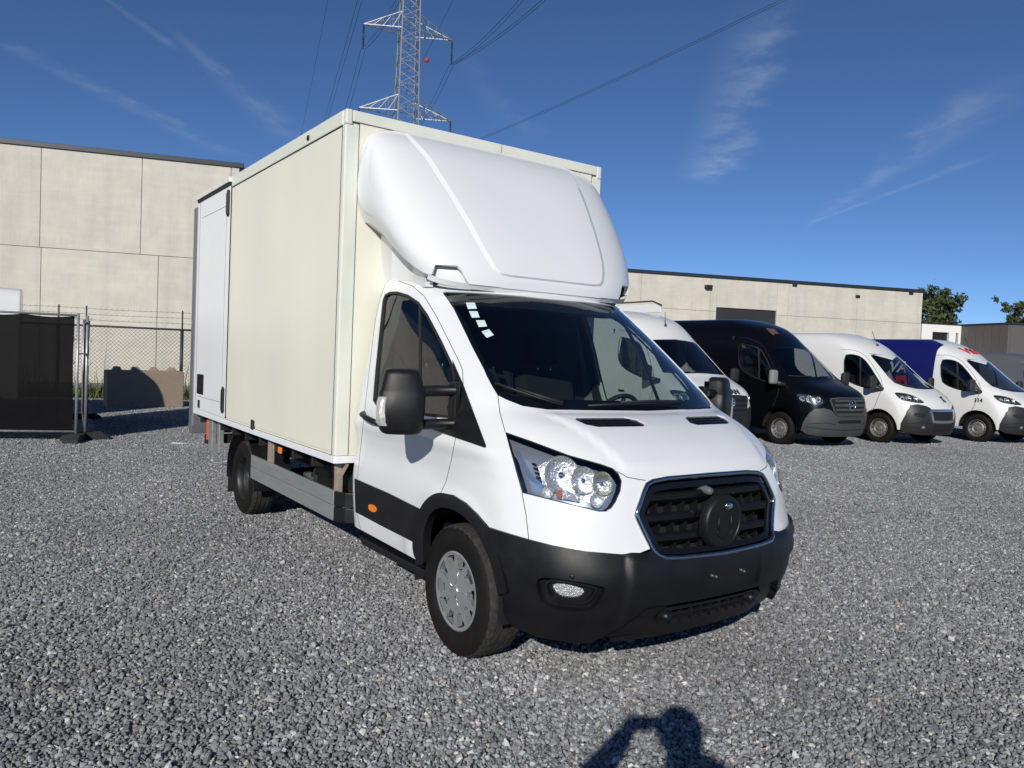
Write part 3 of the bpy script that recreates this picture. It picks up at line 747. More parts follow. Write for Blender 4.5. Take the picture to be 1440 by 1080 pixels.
for sgn in (1, -1):
    f = (lambda l: l) if sgn > 0 else CAB.mir
    CAB.panel('front_wing', [f(fender)], WHITE, van, rim=.02)
    dr = CAB.panel('door', [f(door), f(window)], WHITE, van, rim=.02)
    CAB.panel('window_pane', [f(window)], SGLASS, dr, off=-.010, rim=0)
    CAB.ribbon('window_seal', f(window), .020, .003, SEAL, dr, off=-.001)
    CAB.panel('mirror_base', [f(tri)], PLASTIC, van, off=.010, rim=.02)
    CAB.panel('door_trim', [f(band)], PLASTIC, dr, off=.009, rim=.015)
    CAB.panel('wheel_arch_trim', [f(arch_lip)], PLASTIC, van, off=.014, rim=.05)
    CAB.panel('nose_panel', [f(nose_panel)], WHITE, van, rim=.02)
    # dark quarter bar in the side window
    q = CAB.path('p', [(589, 427), (589.5, 470), (588.5, 583)], False)
    CAB.ribbon('window_bar', f(q) if sgn > 0 else CAB.mir(q), .022, .004, SEAL, dr, closed=False, off=-.008)
    CAB.seam('shut_line', [f(door), f(b1), f(CAB.path('p', [(734, 693), (740, 725), (743.5, 758)], False)), f(b3)], SEAL, van, r=.0022, off=-.0006)
    # side repeater in the trim
    rp = CAB.path('p', chaikin([(520.5, 707.5), (531, 711), (532, 721), (521, 717.5)], 2), True, step=2)
    CAB.panel('side_marker', [f(rp)], ORANGE, van, off=.014, rim=.008)
sc = CAB.panel('windscreen', [screen], WGLASS, van, off=-.004, rim=0)
# ---- front bumper
def sstep(a, b, x):
    t = min(max((x - a) / (b - a), 0), 1); return t * t * (3 - 2 * t)
def bumper_relief(p):
    y, z = abs(p[1]), p[2]; r = 0.0
    edge = lerp(z, [.26, .44], [.70, .50])
    r -= .034 * sstep(edge + .012, edge - .012, y) * sstep(.475, .450, z)          # lower intake pan
    r -= .011 * sstep(.275, .262, y) * sstep(.490, .502, z) * sstep(.650, .638, z)  # number plate recess
    r += .016 * sstep(.655, .69, z) * sstep(.45, .60, y)                            # shelf under the lamps
    r -= .012 * sstep(.60, .56, z) * sstep(.50, .54, y) * sstep(.36, .40, z)
    return r
bmp = CAB.panel('front_bumper', [bumper_loop, fogR, CAB.mir(fogR), intake], PLASTIC, van, off=.006, rim=.05, ku=1, kv=1, fn=bumper_relief)
for sgn in (1, -1):
    f = (lambda l: l) if sgn > 0 else CAB.mir
    CAB.panel('fog_lamp_recess', [f(fogR)], PLASTIC, bmp, off=-.045, rim=0)
    CAB.ribbon('fog_lamp_bezel', f(CAB.path('p', chaikin([(763, 822), (776, 818), (815, 824), (838, 829), (841, 833), (831, 848), (822, 853.5), (795, 852), (776, 848), (767, 838)], 1), True, step=4)), .016, .012, PLASTIC, bmp, off=-.036)
    fl = f(CAB.path('p', chaikin([(772, 826), (783, 823.5), (806, 828), (824, 834), (815, 843.5), (797, 844), (781, 840)], 1), True, step=3))
    CAB.panel('fog_lamp_reflector', [fl], mat('fog_reflector', (.7, .7, .68), .25, metal=.5, bump=.9, bscale=110), bmp, off=-.036, rim=0)
    CAB.panel('fog_lamp_lens', [fl], LENS, bmp, off=-.024, rim=.012)
    b = MB()
    for (px, py) in [(805, 810)]:
        u, v = CAB.cast('p', px, py); p, n = CAB.ev(u * sgn, v)
        b.lathe([(.0, .002), (.009, .002), (.011, 0), (.011, -.012)], 20, 'x', Matrix.Translation(p + n * .012) @ Vector(n).to_track_quat('X', 'Z').to_matrix().to_4x4())
    b.build('parking_sensor', PLASTIC, bmp, True)
CAB.panel('intake_backing', [intake], DARK, bmp, off=-.085, rim=0)
b = MB()
for z in (.42, .385):
    pts = [CAB.ev(*CAB.cast('f', abs(y), z)) for y in np.linspace(.36, 0, 10)]
    path = [(p[0] - .055, p[1], p[2]) for p, n in pts]; path += [(x, -y, zz) for x, y, zz in path[-2::-1]]
    b.tube(path, .010, 6)
for y in np.arange(-.35, .36, .07):
    p, n = CAB.ev(*CAB.cast('f', abs(y), .40)); b.box((p[0] - .075, y - .004, .345), (p[0] - .052, y + .004, .455))
b.build('intake_bars', PLASTIC, bmp)
for y, z in ((-.11, .585), (.11, .585), (-.08, .575), (.135, .575)):
    b = MB(); p, n = CAB.ev(*CAB.cast('f', abs(y), z)); b.lathe([(0, .006), (.006, .005), (.008, 0), (.008, -.02)], 12, 'x', Matrix.Translation((p[0] + .003, y, z))); b.build('plate_screw', mat('grey_screw', (.12, .12, .12), .4, metal=.5), bmp, True)
# tow eye covers and lower nubs
for y in (-.33, .31):
    b = MB(); p, n = CAB.ev(*CAB.cast('f', abs(y), .40)); b.lathe([(0, .03), (.018, .028), (.026, .01), (.03, -.05)], 16, 'x', Matrix.Translation((p[0] - .04, y, .39))); b.build('intake_nub', PLASTIC, bmp, True)
lip = CAB.sym('f', [(0, .262), (.25, .262), (.55, .262), (.55, .225), (.2, .222), (0, .222)])
CAB.panel('bumper_skirt', [lip], PLASTIC, bmp, off=-.05, rim=.02)

# ---- grille
gr = CAB.panel('grille', [grille], DARK, van, off=-.085, rim=0)
b = MB(); gp = [tuple(CAB.ev(u, v)[0] + CAB.ev(u, v)[1] * .003) for u, v in grille]; b.tube(gp + gp[:2], .0125, 10, False)
b.build('grille_frame', mat('dark_chrome', (.50, .51, .53), .10, metal=1.0), gr, True)
inner = CAB.sym('f', [(0, 1.022), (.29, 1.020), (.385, 1.012), (.412, 1.0), (.436, .975), (.480, .91), (.488, .893), (.482, .875), (.425, .752), (.408, .732), (.385, .724), (.29, .716), (0, .712)])
CAB.ribbon('grille_inner_frame', inner, .036, .004, GLOSSBLK, gr, off=-.006)
def half_w(z): return lerp(z, [.70, .73, .872, .895, .915, 1.0, 1.03], [.40, .43, .49, .497, .49, .44, .41])
for z in (.958, .862, .768):
    w = half_w(z) - .01; vs_, fs = [], []
    prof = [(-.012, .030), (.0, .020), (.002, -.004), (-.006, -.018), (-.018, -.026), (-.075, -.014), (-.075, .018)]
    ys = np.linspace(-w, w, 25)
    for y in ys:
        p, n = CAB.ev(*CAB.cast('f', abs(y), z))
        vs_ += [(p[0] - .012 + a, y, z + c) for a, c in prof]
    k = len(prof)
    for i in range(len(ys) - 1):
        fs += [(i * k + j, i * k + (j + 1) % k, (i + 1) * k + (j + 1) % k, (i + 1) * k + j) for j in range(k)]
    fs += [tuple(range(k)), tuple((len(ys) - 1) * k + j for j in range(k))[::-1]]
    b = MB(); b.add(vs_, fs); b.build('grille_slat', GLOSSBLK, gr, True, autosmooth=30)
b = MB()
for y in np.arange(-.45, .46, .09):
    for z0, z1 in ((.71, .76), (.78, .85), (.875, .945), (.975, 1.02)):
        if abs(y) > half_w((z0 + z1) / 2) - .02: continue
        p, n = CAB.ev(*CAB.cast('f', abs(y), (z0 + z1) / 2)); b = MB(); b.box((p[0] - .09, y - .006, z0), (p[0] - .04, y + .006, z1)); b.build('grille_fin', PLASTIC, gr)
# round cover on the grille with its pressed marks
EX = .972; EZ = .832; EY = .005
b = MB(); T = Matrix.Translation((EX, EY, EZ))
b.lathe([(0, .0), (.108, .0), (.112, .004), (.124, .004), (.132, .0), (.138, -.008), (.14, -.045), (.12, -.06)], 56, 'x', T)
emb = b.build('round_cover', PLASTIC, gr, True, autosmooth=35)
b = MB()
b.tube([(EX + .001, EY + .062 * math.cos(t), EZ - .018 + .062 * math.sin(t)) for t in np.linspace(PI * 1.12, PI * 1.88, 18)], .005, 6)
b.tube([(EX + .001, EY - .045, EZ + .035), (EX + .001, EY - .048, EZ - .01), (EX + .001, EY - .046, EZ - .03)], .005, 6)
b.tube([(EX + .001, EY + .045, EZ + .035), (EX + .001, EY + .048, EZ - .01), (EX + .001, EY + .046, EZ - .03)], .005, 6)
b.build('cover_marks', PLASTIC, emb, True)
b = MB(); b.lathe([(0, .012), (.014, .011), (.022, .006), (.025, 0)], 20, 'x', Matrix.Translation((EX + .001, EY + .022, EZ + .082)) @ Matrix.Diagonal((1, 1.1, .8, 1)))
b.build('cover_glint', CHROME, emb, True)
p, n = CAB.ev(*CAB.cast('f', .0, .985))
b = MB(); b.lathe([(0, .04), (.012, .039), (.020, .03), (.022, -.02), (.03, -.05)], 20, 'x', rotM((p[0] - .005, -.045, .985), ry=R(8)))
b.build('grille_camera', mat('grey_plastic', (.10, .10, .11), .4), gr, True)

# ---- headlamps
for sgn in (1, -1):
    f = (lambda l: l) if sgn > 0 else CAB.mir
    hl = CAB.panel('headlamp', [f(lamp_in)], LAMPBLUE, van, off=-.055, rim=-.054)
    rb = CAB.path('p', chaikin([(752, 640), (800, 650), (862, 668), (866, 690), (850, 710), (790, 699), (757, 688)], 1), True, step=4)
    CAB.panel('lamp_bowl_base', [f(rb)], REFLECT, hl, off=-.050, rim=.01)
    CAB.panel('lamp_lens', [f(lamp_in)], LENS, hl, off=.001, rim=0)
    CAB.seam('lamp_edge', [f(lamp_in) + f(lamp_in)[:1]], SEAL, hl, r=.003, off=-.002)
    def spot(px, py, dep):
        u, v = CAB.cast('p', px, py); p, n = CAB.ev(u * sgn, v); return Vector(p - n * dep), Vector(n)
    def bowl(name, px, py, r, dep, m, sy=1.0, bulb=True, tilt=.5):
        p, n = spot(px, py, dep)
        ax = (Vector((1, 0, 0)) * tilt + n * (1 - tilt)).normalized()
        Mx = Matrix.Translation(p) @ ax.to_track_quat('X', 'Z').to_matrix().to_4x4() @ Matrix.Diagonal((1, 1, sy, 1))
        b = MB(); b.lathe([(r * 1.05, .000), (r, .003), (r * .97, .0), (r * .85, -.010), (r * .55, -.020), (r * .2, -.025), (0.001, -.026)], 32, 'x', Mx)
        o = b.build(name, m, hl, True, autosmooth=50)
        if bulb:
            b = MB(); b.lathe([(0.001, .0), (r * .16, -.003), (r * .2, -.012), (r * .2, -.025)], 16, 'x', Mx); b.build('bulb_shield', CHROME, o, True)
    AMB = mat('amber_reflector', (.90, .84, .72), .12, metal=.9, bump=.4, bscale=80)
    bowl('main_reflector', 789, 664, .088, .030, REFLECT)
    bowl('dipped_reflector', 822, 672, .066, .034, REFLECT)
    bowl('indicator_reflector', 850, 677, .056, .030, AMB)
    bowl('small_lamp', 767, 692, .030, .026, REFLECT, bulb=False)
    bowl('small_lamp', 841, 703, .036, .026, REFLECT, bulb=False)
    strip = CAB.path('p', [(779, 688.5), (788, 689), (788, 701), (781, 699.5)], True, step=3)
    CAB.panel('amber_marker', [f(strip)], mat('amber_marker', (.5, .12, .02), .2, metal=.4), hl, off=-.024, rim=.02)
    s2 = CAB.path('p', [(789, 689.5), (815, 694), (815, 706), (789, 701)], True, step=3)
    CAB.panel('ribbed_marker', [f(s2)], mat('ribbed_lens', (.6, .6, .6), .15, metal=.6, bump=.8, bscale=160), hl, off=-.026, rim=.02)
    drl = CAB.path('p', [(724, 628), (731, 650), (740, 668), (760, 684)], False)
    CAB.ribbon('day_light_bar', f(drl) if sgn > 0 else CAB.mir(drl), .020, .012, mat('lamp_bar', (.35, .42, .55), .1, metal=.7), hl, closed=False, off=-.05)
    for k in range(5):
        b = MB(); p, n = spot(747 + k * 1.6, 648 + k * 7, .05); b.box((-.02, -.002, -.006), (.02, .002, .006), Matrix.Translation(p)); b.build('lamp_louvre', DARK, hl)

# ---- door mirrors
for sgn in (1, -1):
    S = Matrix.Diagonal((1, sgn, 1, 1)) @ rotM((-.15, -1.25, 0), rz=R(-24)) @ Matrix.Translation((.15, 1.25, 0))          # sgn = 1: right side as written; the head turned towards the driver
    S0 = Matrix.Diagonal((1, sgn, 1, 1))
    mi = part_empty('door_mirror', van)
    b = MB()
    sect = []
    for z, yo, yi, xf, xb in [(1.188, -1.335, -1.165, -.105, -.185), (1.196, -1.352, -1.150, -.092, -.20), (1.215, -1.366, -1.140, -.08, -.215), (1.30, -1.372, -1.132, -.074, -.225), (1.408, -1.374, -1.130, -.072, -.225), (1.418, -1.368, -1.138, -.078, -.225), (1.500, -1.350, -1.156, -.090, -.215), (1.522, -1.342, -1.166, -.10, -.21), (1.532, -1.328, -1.182, -.118, -.195)]:
        ring = chaikin([(xf - .02, yo), (xf, yo + .03), (xf + .006, (yo + yi) / 2), (xf, yi - .03), (xf - .02, yi), (xb, yi), (xb, yo)], 1)
        sect.append([(q[0], q[1], z) for q in ring])
    k = len(sect[0]); vs_ = [p for r in sect for p in r]
    fs = [(i * k + j, i * k + (j + 1) % k, (i + 1) * k + (j + 1) % k, (i + 1) * k + j) for i in range(len(sect) - 1) for j in range(k)] + [tuple(range(k)), tuple((len(sect) - 1) * k + j for j in range(k))]
    b.add(vs_, fs, S); b.build('mirror_housing', PLASTIC, mi, True, autosmooth=45)
    b = MB(); b.box((-.224, -1.35, 1.22), (-.230, -1.165, 1.50), S); b.build('mirror_glass', CHROME, mi)
    b = MB()
    b.add(*(lambda P: ([p for p in P], [tuple(range(len(P)))]))([(-.06, -1.36, 1.40), (-.06, -1.24, 1.40), (-.06, -1.24, 1.27), (-.06, -1.36, 1.27)]), S)
    # arms with the hinge block on the door
    b = MB()
    for z, h in ((1.415, .031), (1.238, .029)):
        path = [(-.12, -1.20, z), (-.105, -1.10, z + .004), (-.075, -1.03, z + .008), (-.045, -.985, z + .010)]
        b.tube(path, h, 8, r2=1.0, M=S0)
    b.build('mirror_arm', PLASTIC, mi, True, autosmooth=50)
    b = MB(); b.box((-.10, -1.005, 1.20), (-.03, -.965, 1.47), S0); b.build('mirror_hinge', PLASTIC, mi, bevel=.012)
    # indicator in the outer edge
    ring = [(-.088, -1.330), (-.068, -1.350), (-.085, -1.378), (-.13, -1.386), (-.17, -1.383)]
    zz = [1.235, 1.25, 1.30, 1.36, 1.385]
    vs_ = []; ins = [.016, .004, 0, .004, .016]
    for z, q in zip(zz, ins):
        vs_ += [(x, y + q * .8, z) for x, y in ring]
    n = len(ring); fs = [(i * n + j, i * n + j + 1, (i + 1) * n + j + 1, (i + 1) * n + j) for i in range(4) for j in range(n - 1)]
    b = MB(); b.add(vs_, fs, S); b.build('mirror_indicator_lens', mat('clear_indicator', (.75, .72, .66), .08, metal=.55, bump=.8, bscale=90), mi, True)
# ---- door handles
for sgn in (1, -1):
    b = MB(); pts = []
    for px, py, o_ in [(514, 581, .012), (516, 584, .035), (522, 589, .04), (529, 593, .036), (536, 597, .012)]:
        u, v = CAB.cast('p', px, py); p, n = CAB.ev(u * sgn, v); pts.append(tuple(p + n * o_))
    b.tube(pts, [.014, .018, .018, .018, .014], 10); b.build('door_handle', PLASTIC, van, True)
# ---- wipers
for pth in ([(696, 541), (725, 551), (758, 562), (790, 572)], [(826, 573), (870, 570.5), (915, 569), (955, 570)]):
    b = MB(); pts = [CAB.ev(*CAB.cast('p', *q)) for q in pth]
    b.tube([tuple(p + n * .012) for p, n in pts], .007, 6)
    b.tube([tuple(p + n * .026) for p, n in pts[1:]], [.006, .008, .011], 6)
    b.build('wiper', SEAL, van, True)
# ---- windscreen border and stickers
cu = [(u * .955, .0) for u, v in screen]
vv = [v for u, v in screen]; vlo, vhi = min(vv), max(vv)
inner = [(u * .94, vlo + (vhi - vlo) * (.115 + .735 * (v - vlo) / (vhi - vlo))) for u, v in screen]
CAB.panel('windscreen_border', [screen, inner], mat('frit_black', (.004, .004, .005), .4), sc, off=-.010, rim=0)
for q in ([(700, 263), (750, 263), (763, 297), (712, 299)], [(717, 311), (765, 311), (778, 346), (735, 348)], [(757, 362), (805, 362), (820, 397), (773, 400)], [(788, 425), (830, 412), (858, 445), (818, 461)]):
    lp = CAB.path('p', [(480 + x / 4, 360 + y / 4) for x, y in q], True, step=3)
    CAB.panel('sticker', [lp], PAPER, sc, off=.001, rim=0)
    (p0, n0), (p1, n1) = CAB.ev(*CAB.cast('p', 480 + (q[0][0] + 6) / 4, 360 + (q[0][1] + 10) / 4)), CAB.ev(*CAB.cast('p', 480 + (q[1][0] - 2) / 4, 360 + (q[1][1] + 10) / 4))
    b = MB(); b.tube([tuple(p0 + n0 * .0012), tuple(p1 + n1 * .0012)], .002, 4); b.build('sticker_print', mat('print_teal', (.18, .36, .38), .6), sc)

# ---- cab inside
b = MB()
b.box((-1.26, -.94, .40), (.30, .94, .46)); b.build('cab_floor', INTER, van)
b = MB(); b.prism([(-.94, .4), (.94, .4), (.94, 1.3), (.85, 1.75), (.80, 1.95), (.70, 2.06), (-.70, 2.06), (-.80, 1.95), (-.85, 1.75), (-.94, 1.3)], -1.28, -1.25, 'x'); b.build('cab_rear_wall', INTER, van)
dash = MB()
prof = [(.10, 1.0), (.34, 1.27), (.26, 1.295), (.06, 1.285), (-.10, 1.245), (-.16, 1.20), (-.12, 1.05), (.05, .75), (.10, .75)]
dash.prism(prof, -.62, .62, 'y'); dash.prism([(-.02, 1.0), (.02, 1.24), (-.02, 1.255), (-.12, 1.235), (-.16, 1.20), (-.12, 1.05), (-.05, .75), (.0, .75)], -.88, .88, 'y')
dash.build('dashboard', INTER, van, bevel=.02)
b = MB(); b.prism([(-.17, 1.19), (-.06, 1.30), (.02, 1.32), (-.02, 1.20)], .20, .56, 'y'); b.build('instrument_hood', INTER, van, bevel=.02)
b = MB(); b.box((-.15, -.12, 1.06), (-.08, .12, 1.26)); b.build('centre_screen', GLOSSBLK, van, bevel=.008)
Tw = rotM((-.30, .40, 1.225), ry=R(-62))
b = MB()
b.tube([(.19 * math.cos(t), .19 * math.sin(t), 0) for t in np.linspace(0, 2 * PI, 41)], .016, 8, False, Tw)
for a in (0, 2.2, 4.08): b.tube([(0, 0, -.02), (.19 * math.cos(a), .19 * math.sin(a), 0)], .014, 6, True, Tw)
b.lathe([(0, .02), (.06, .015), (.07, -.02), (.03, -.06), (.03, -.3)], 20, 'z', Tw)
b.build('steering_wheel', INTER, van, True)
for y, w in ((.42, .50), (-.10, .44), (-.52, .44)):
    b = MB()
    b.box((-1.0, y - w / 2, .72), (-.46, y + w / 2, .90))
    b.box((-.09, -w / 2, 0), (.07, w / 2, .68), rotM((-1.0, y, .86), ry=R(-12)))
    st = b.build('seat', SEATF, van, bevel=.05)
    b = MB(); b.box((-.05, -.13, .72), (.05, .13, .95), rotM((-1.0, y, .86), ry=R(-10))); b.build('headrest', SEATF, st, bevel=.04)
    b = MB()
    for s_ in (-.06, .06): b.tube([(-.0, s_, .60), (0, s_, .76)], .007, 8, True, rotM((-1.0, y, .86), ry=R(-10)))
    b.build('headrest_post', CHROME, st, True)
for sgn in (1, -1):
    f = (lambda l: l) if sgn > 0 else CAB.mir
    CAB.panel('door_card', [f(door), f(window)], INTER, van, off=-.045, rim=0)
roofline = shell_loop
CAB.panel('cab_lining', [shell_loop], HEADLN, van, off=-.035, rim=0, ku=3, kv=3)
b = MB(); b.box((-.52, -.13, 1.895), (-.50, .13, 1.965)); b.build('rear_view_mirror', INTER, van, bevel=.01)
for y in (-.42, .42):
    b = MB(); b.box((-.74, y - .24, 1.92), (-.60, y + .24, 1.94)); b.build('sun_visor', HEADLN, van, bevel=.008)
b = MB(); b.box((.12, -.42, 1.326), (.27, -.20, 1.332)); b.build('paper_sheet', PAPER, van)
# dark boxes added for engine and floor to block light; wheel houses
b = MB(); b.box((-.02, -.52, .34), (.66, .52, 1.00)); b.box((-1.25, -.5, .34), (.0, .5, .42)); b.build('engine_light_block', DARK, van)
for x, r in ((0, .435), (-3.954, .445)):
    for s_ in (-1, 1):
        b = MB(); P = []
        for t in np.linspace(R(-8), R(188), 25): P.append((r * math.cos(t) + x, r * math.sin(t) + .36))
        y0, y1 = (s_ * .985, s_ * .60) if x == 0 else (s_ * 1.0, s_ * .66)
        Q = [(p[0], y0, p[1]) for p in P] + [(p[0], y1, p[1]) for p in P]; n = len(P)
        F = [(i, i + 1, n + i + 1, n + i) for i in range(n - 1)] + [tuple(range(n, 2 * n))]
        if x == 0: b.add(Q, F); b.build('wheel_house', DARK, van, True, autosmooth=40)
        else:
            Q2 = [((p[0] - x) * 1.035 + x, y0, (p[1] - .36) * 1.035 + .36) for p in P] + [((p[0] - x) * 1.035 + x, y1, (p[1] - .36) * 1.035 + .36) for p in P]
            k0 = 0; b.add(Q + Q2, [(i, i + 1, n + i + 1, n + i) for i in range(n - 1)] + [(2 * n + i, 2 * n + i + 1, 3 * n + i + 1, 3 * n + i) for i in range(n - 1)] + [(i, i + 1, 2 * n + i + 1, 2 * n + i) for i in range(n - 1)])
            b.build('mudguard', PLASTIC, van, True, autosmooth=40)
            b = MB(); b.box((x - .46, s_ * .985, .14), (x - .445, s_ * .70, .40)); b.build('mud_flap', SEAL, van)

# ---- door step and sill
for s_ in (-1, 1):
    b = MB(); b.prism([(-1.24, .385), (-.30, .385), (-.33, .335), (-1.18, .335)], s_ * .80, s_ * .985, 'y'); b.build('door_step', PLASTIC, van, bevel=.012)

# ---- wheels
def make_wheel(front):
    w = part_empty('wheel', van)
    b = MB(); hw = .117; r0 = .356; Rm = .205
    prof = [(Rm, -hw * .86), (Rm + .012, -hw * .97), (.235, -hw * 1.02), (.27, -hw * 1.06), (.300, -hw * 1.05), (.322, -hw * .98), (.338, -hw * .90), (.348, -hw * .80)]
    tread = []
    for g in (-.062, -.022, .022, .062):
        tread += [(g - .005, .354), (g - .003, .344), (g + .003, .344), (g + .005, .354)]
    prof += [(rr, y) for y, rr in tread] + [(r, -y) for r, y in prof[::-1]]
    b.mi(0)
    n = 120; vs_ = []; fs = []; fm = []
    for i in range(n):
        th = 2 * PI * i / n; c, q = math.cos(th), math.sin(th)
        for r, h in prof:
            rr = r
            if r > .33 and i % 3 == 0 and abs(h) > .066: rr = r - .007
            if .345 < r and abs(h) <= .066 and (i + int(h * 300)) % 4 == 0: rr = r - .003
            vs_.append((rr * c, h, rr * q))
    k = len(prof)
    for i in range(n):
        for j in range(k - 1):
            a, c_ = i * k + j, ((i + 1) % n) * k + j; fs.append((a, c_, c_ + 1, a + 1)); fm.append(1 if min(prof[j][0], prof[j + 1][0]) > .335 else 0)
    t = mesh_obj('tyre', vs_, fs, None, w, True, 0, [RUBBER, TREAD], fm, 35)
    b = MB(); b.lathe([(.212, -.100), (.205, -.104), (.198, -.098), (.190, -.06), (.182, .05), (.20, .10)], 48)
    b.lathe([(.186, -.045), (.15, -.030 if front else .0), (.10, -.05 if front else .012), (.07, -.06 if front else .0), (.0, -.06 if front else .0)], 48)
    rim = b.build('rim', DARK if front else STEELBLK, w, True, autosmooth=40)
    if front:
        # trim disc with ten openings and a five-line star
        vs_, fs = [], []; N = 100
        rr = [(.0, -.118), (.03, -.117), (.034, -.110), (.08, -.108), (.118, -.106), (.160, -.104), (.190, -.106), (.204, -.110), (.214, -.106), (.216, -.095)]
        k = len(rr)
        for i in range(N):
            th = 2 * PI * i / N
            for r, h in rr: vs_.append((r * math.cos(th), h, r * math.sin(th)))
        for i in range(N):
            ph = i % 10
            for j in range(k - 1):
                a, c_ = i * k + j, ((i + 1) % N) * k + j
                if j in (4, 5) and 1 <= ph <= 7 and not (j == 4 and ph in (1, 7)): continue
                fs.append((a, c_, c_ + 1, a + 1))
        b = MB(); b.add(vs_, fs)
        for q in range(10):      # walls of the openings
            a0, a1 = 2 * PI * (q * 10 + 1) / N, 2 * PI * (q * 10 + 8) / N
            for (ra, aa, rb, ab) in [(.118, a0 + .06, .190, a0), (.118, a1 - .06, .190, a1), (.190, a0, .190, a1), (.118, a0 + .06, .118, a1 - .06)]:
                p0, p1 = (ra * math.cos(aa), ra * math.sin(aa)), (rb * math.cos(ab), rb * math.sin(ab))
                b.add([(p0[0], -.105, p0[1]), (p1[0], -.105, p1[1]), (p1[0] * .97, -.072, p1[1] * .97), (p0[0] * 1.02, -.072, p0[1] * 1.02)], [(0, 1, 2, 3)])
        hc = b.build('wheel_trim', SILVER, w, True, autosmooth=30)
        b = MB()
        for q in range(5):
            a = 2 * PI * q / 5 + .35
            b.tube([(.034 * math.cos(a), -.110, .034 * math.sin(a)), (.112 * math.cos(a), -.107, .112 * math.sin(a))], [.005, .0025], 6)
        b.lathe([(.031, -.119), (.028, -.121), (.025, -.119)], 28)
        b.build('trim_lines', mat('silver_light', (.55, .56, .57), .25, metal=.8), hc, True)
    else:
        b = MB()
        for q in range(6):
            a = 2 * PI * q / 6; b.lathe([(0, -.035), (.016, -.034), (.018, .0), (.018, .02)], 8, 'y', Matrix.Translation((.085 * math.cos(a), -.005, .085 * math.sin(a))))
        b.lathe([(0, -.07), (.045, -.068), (.055, -.05), (.06, .01)], 24)
        b.build('hub', mat('hub_dusty', (.07, .068, .065), .6, metal=.3, var=.2), rim, True, autosmooth=40)
    return w
wf = make_wheel(True); wf.location = (0, -.862, .352); wf.rotation_euler = (0, R(13), 0)
wr = make_wheel(False); wr.location = (-3.954, -.862, .352)
for src, x in ((wf, 0), (wr, -3.954)):
    c = copy_tree(src, van); c.location = (x, .862, .352); c.rotation_euler = (0, R(40), PI)
for x, r in ((0, .05), (-3.954, .07)):
    b = MB(); b.tube([(x, -.8, .35), (x, .8, .35)], r, 10)
    if x: b.lathe([(.0, -.14), (.12, -.12), (.15, 0), (.12, .12), (0, .14)], 20, 'y', Matrix.Translation((-3.954, 0, .36)))
    b.build('axle', STEELBLK, van, True)
# ---- wind deflector on the cab roof
DZF = [2.035, 2.10, 2.18, 2.30, 2.45, 2.62, 2.80, 2.94, 3.03, 3.09, 3.125]
DZR = [2.47, 2.50, 2.54, 2.60, 2.68, 2.78, 2.89, 2.98, 3.05, 3.10, 3.127]
DX0 = [-.50, -.505, -.535, -.60, -.70, -.83, -.975, -1.10, -1.20, -1.285, -1.355]
DW = [.955, .975, .995, 1.012, 1.02, 1.018, 1.008, .99, .955, .88, .74]
XR = -1.366
rows = []
for zf, zr, x0, w in zip(DZF, DZR, DX0, DW):
    n = lerp(zf, [2.0, 2.6, 3.1], [3.6, 3.9, 3.5]); row = []
    for th in np.linspace(0, PI / 2, 15):
        c, q = math.cos(th), math.sin(th)
        rad = (abs(c) ** n + abs(q) ** n) ** (-1 / n)
        fx, fy = rad * c, rad * q
        t = 1 - fx; t = t * t * (3 - 2 * t) if t < 1 else 1
        row.append((XR + (x0 - XR) * fx, w * fy, zf + (zr - zf) * t))
    rows.append(row)
DEF = Surf(rows, du=8, dv=8, smooth=8)
d_half = [(0, 0)]
low = DEF.path('p', [(700, 403.5), (660, 399.5), (655, 392), (650, 381), (643, 373.5), (612, 372), (607, 386)], False)
base_u = [(u, 0.0) for u in np.linspace(0, low[0][0], 14)[:-1]]
v0 = 0.012
lowpath = [(u, v0) for u in np.linspace(0, low[0][0], 12)[:-1]] + low + [(u, v0) for u in np.linspace(low[-1][0] + .012, 1.0, 20)]
right = lowpath + [(1.0, v) for v in np.linspace(.03, .99, 30)] + [(u, .99) for u in np.linspace(1, 0, 30)[1:]]
full = right + [(-u, v) for u, v in right[-2:0:-1]]
rid = DEF.path('p', [(572, 188), (604, 222), (640, 278), (664, 318), (682, 352), (697, 377)], False)
bot = DEF.path('p', [(697, 377), (706, 385), (720, 388), (755, 392), (790, 396)], False)
h = [(0, .985)] + [(rid[0][0] * t, .985) for t in (.3, .6, .9)] + rid + bot[1:]
h[-1] = (0, h[-1][1])
panel = h + [(-u, v) for u, v in h[-2:0:-1]]
dfl = DEF.panel('wind_deflector', [full], WHITE, van, rim=.03)
DEF.panel('deflector_panel', [panel], WHITE, dfl, off=.011, rim=0)
# chamfer round the raised panel
vc = np.mean([v for u, v in panel]); A, B_, b = [], [], MB()
for u, v in panel:
    p, n = DEF.ev(u, v); A.append(tuple(p + n * .0112))
    p, n = DEF.ev(u * 1.06, min(vc + (v - vc) * 1.035, .989)); B_.append(tuple(p + n * .0005))
n = len(panel); b.add(A + B_, [(i, (i + 1) % n, n + (i + 1) % n, n + i) for i in range(n)]); b.build('deflector_chamfer', WHITE, dfl, True, autosmooth=50)
nt_ = DEF.path('p', [(594, 396), (601, 360), (652, 360), (670, 401), (656, 409), (610, 403)], True)
for l in (nt_, DEF.mir(nt_)): DEF.panel('deflector_recess', [l], WHITE, dfl, off=-.05, rim=0)
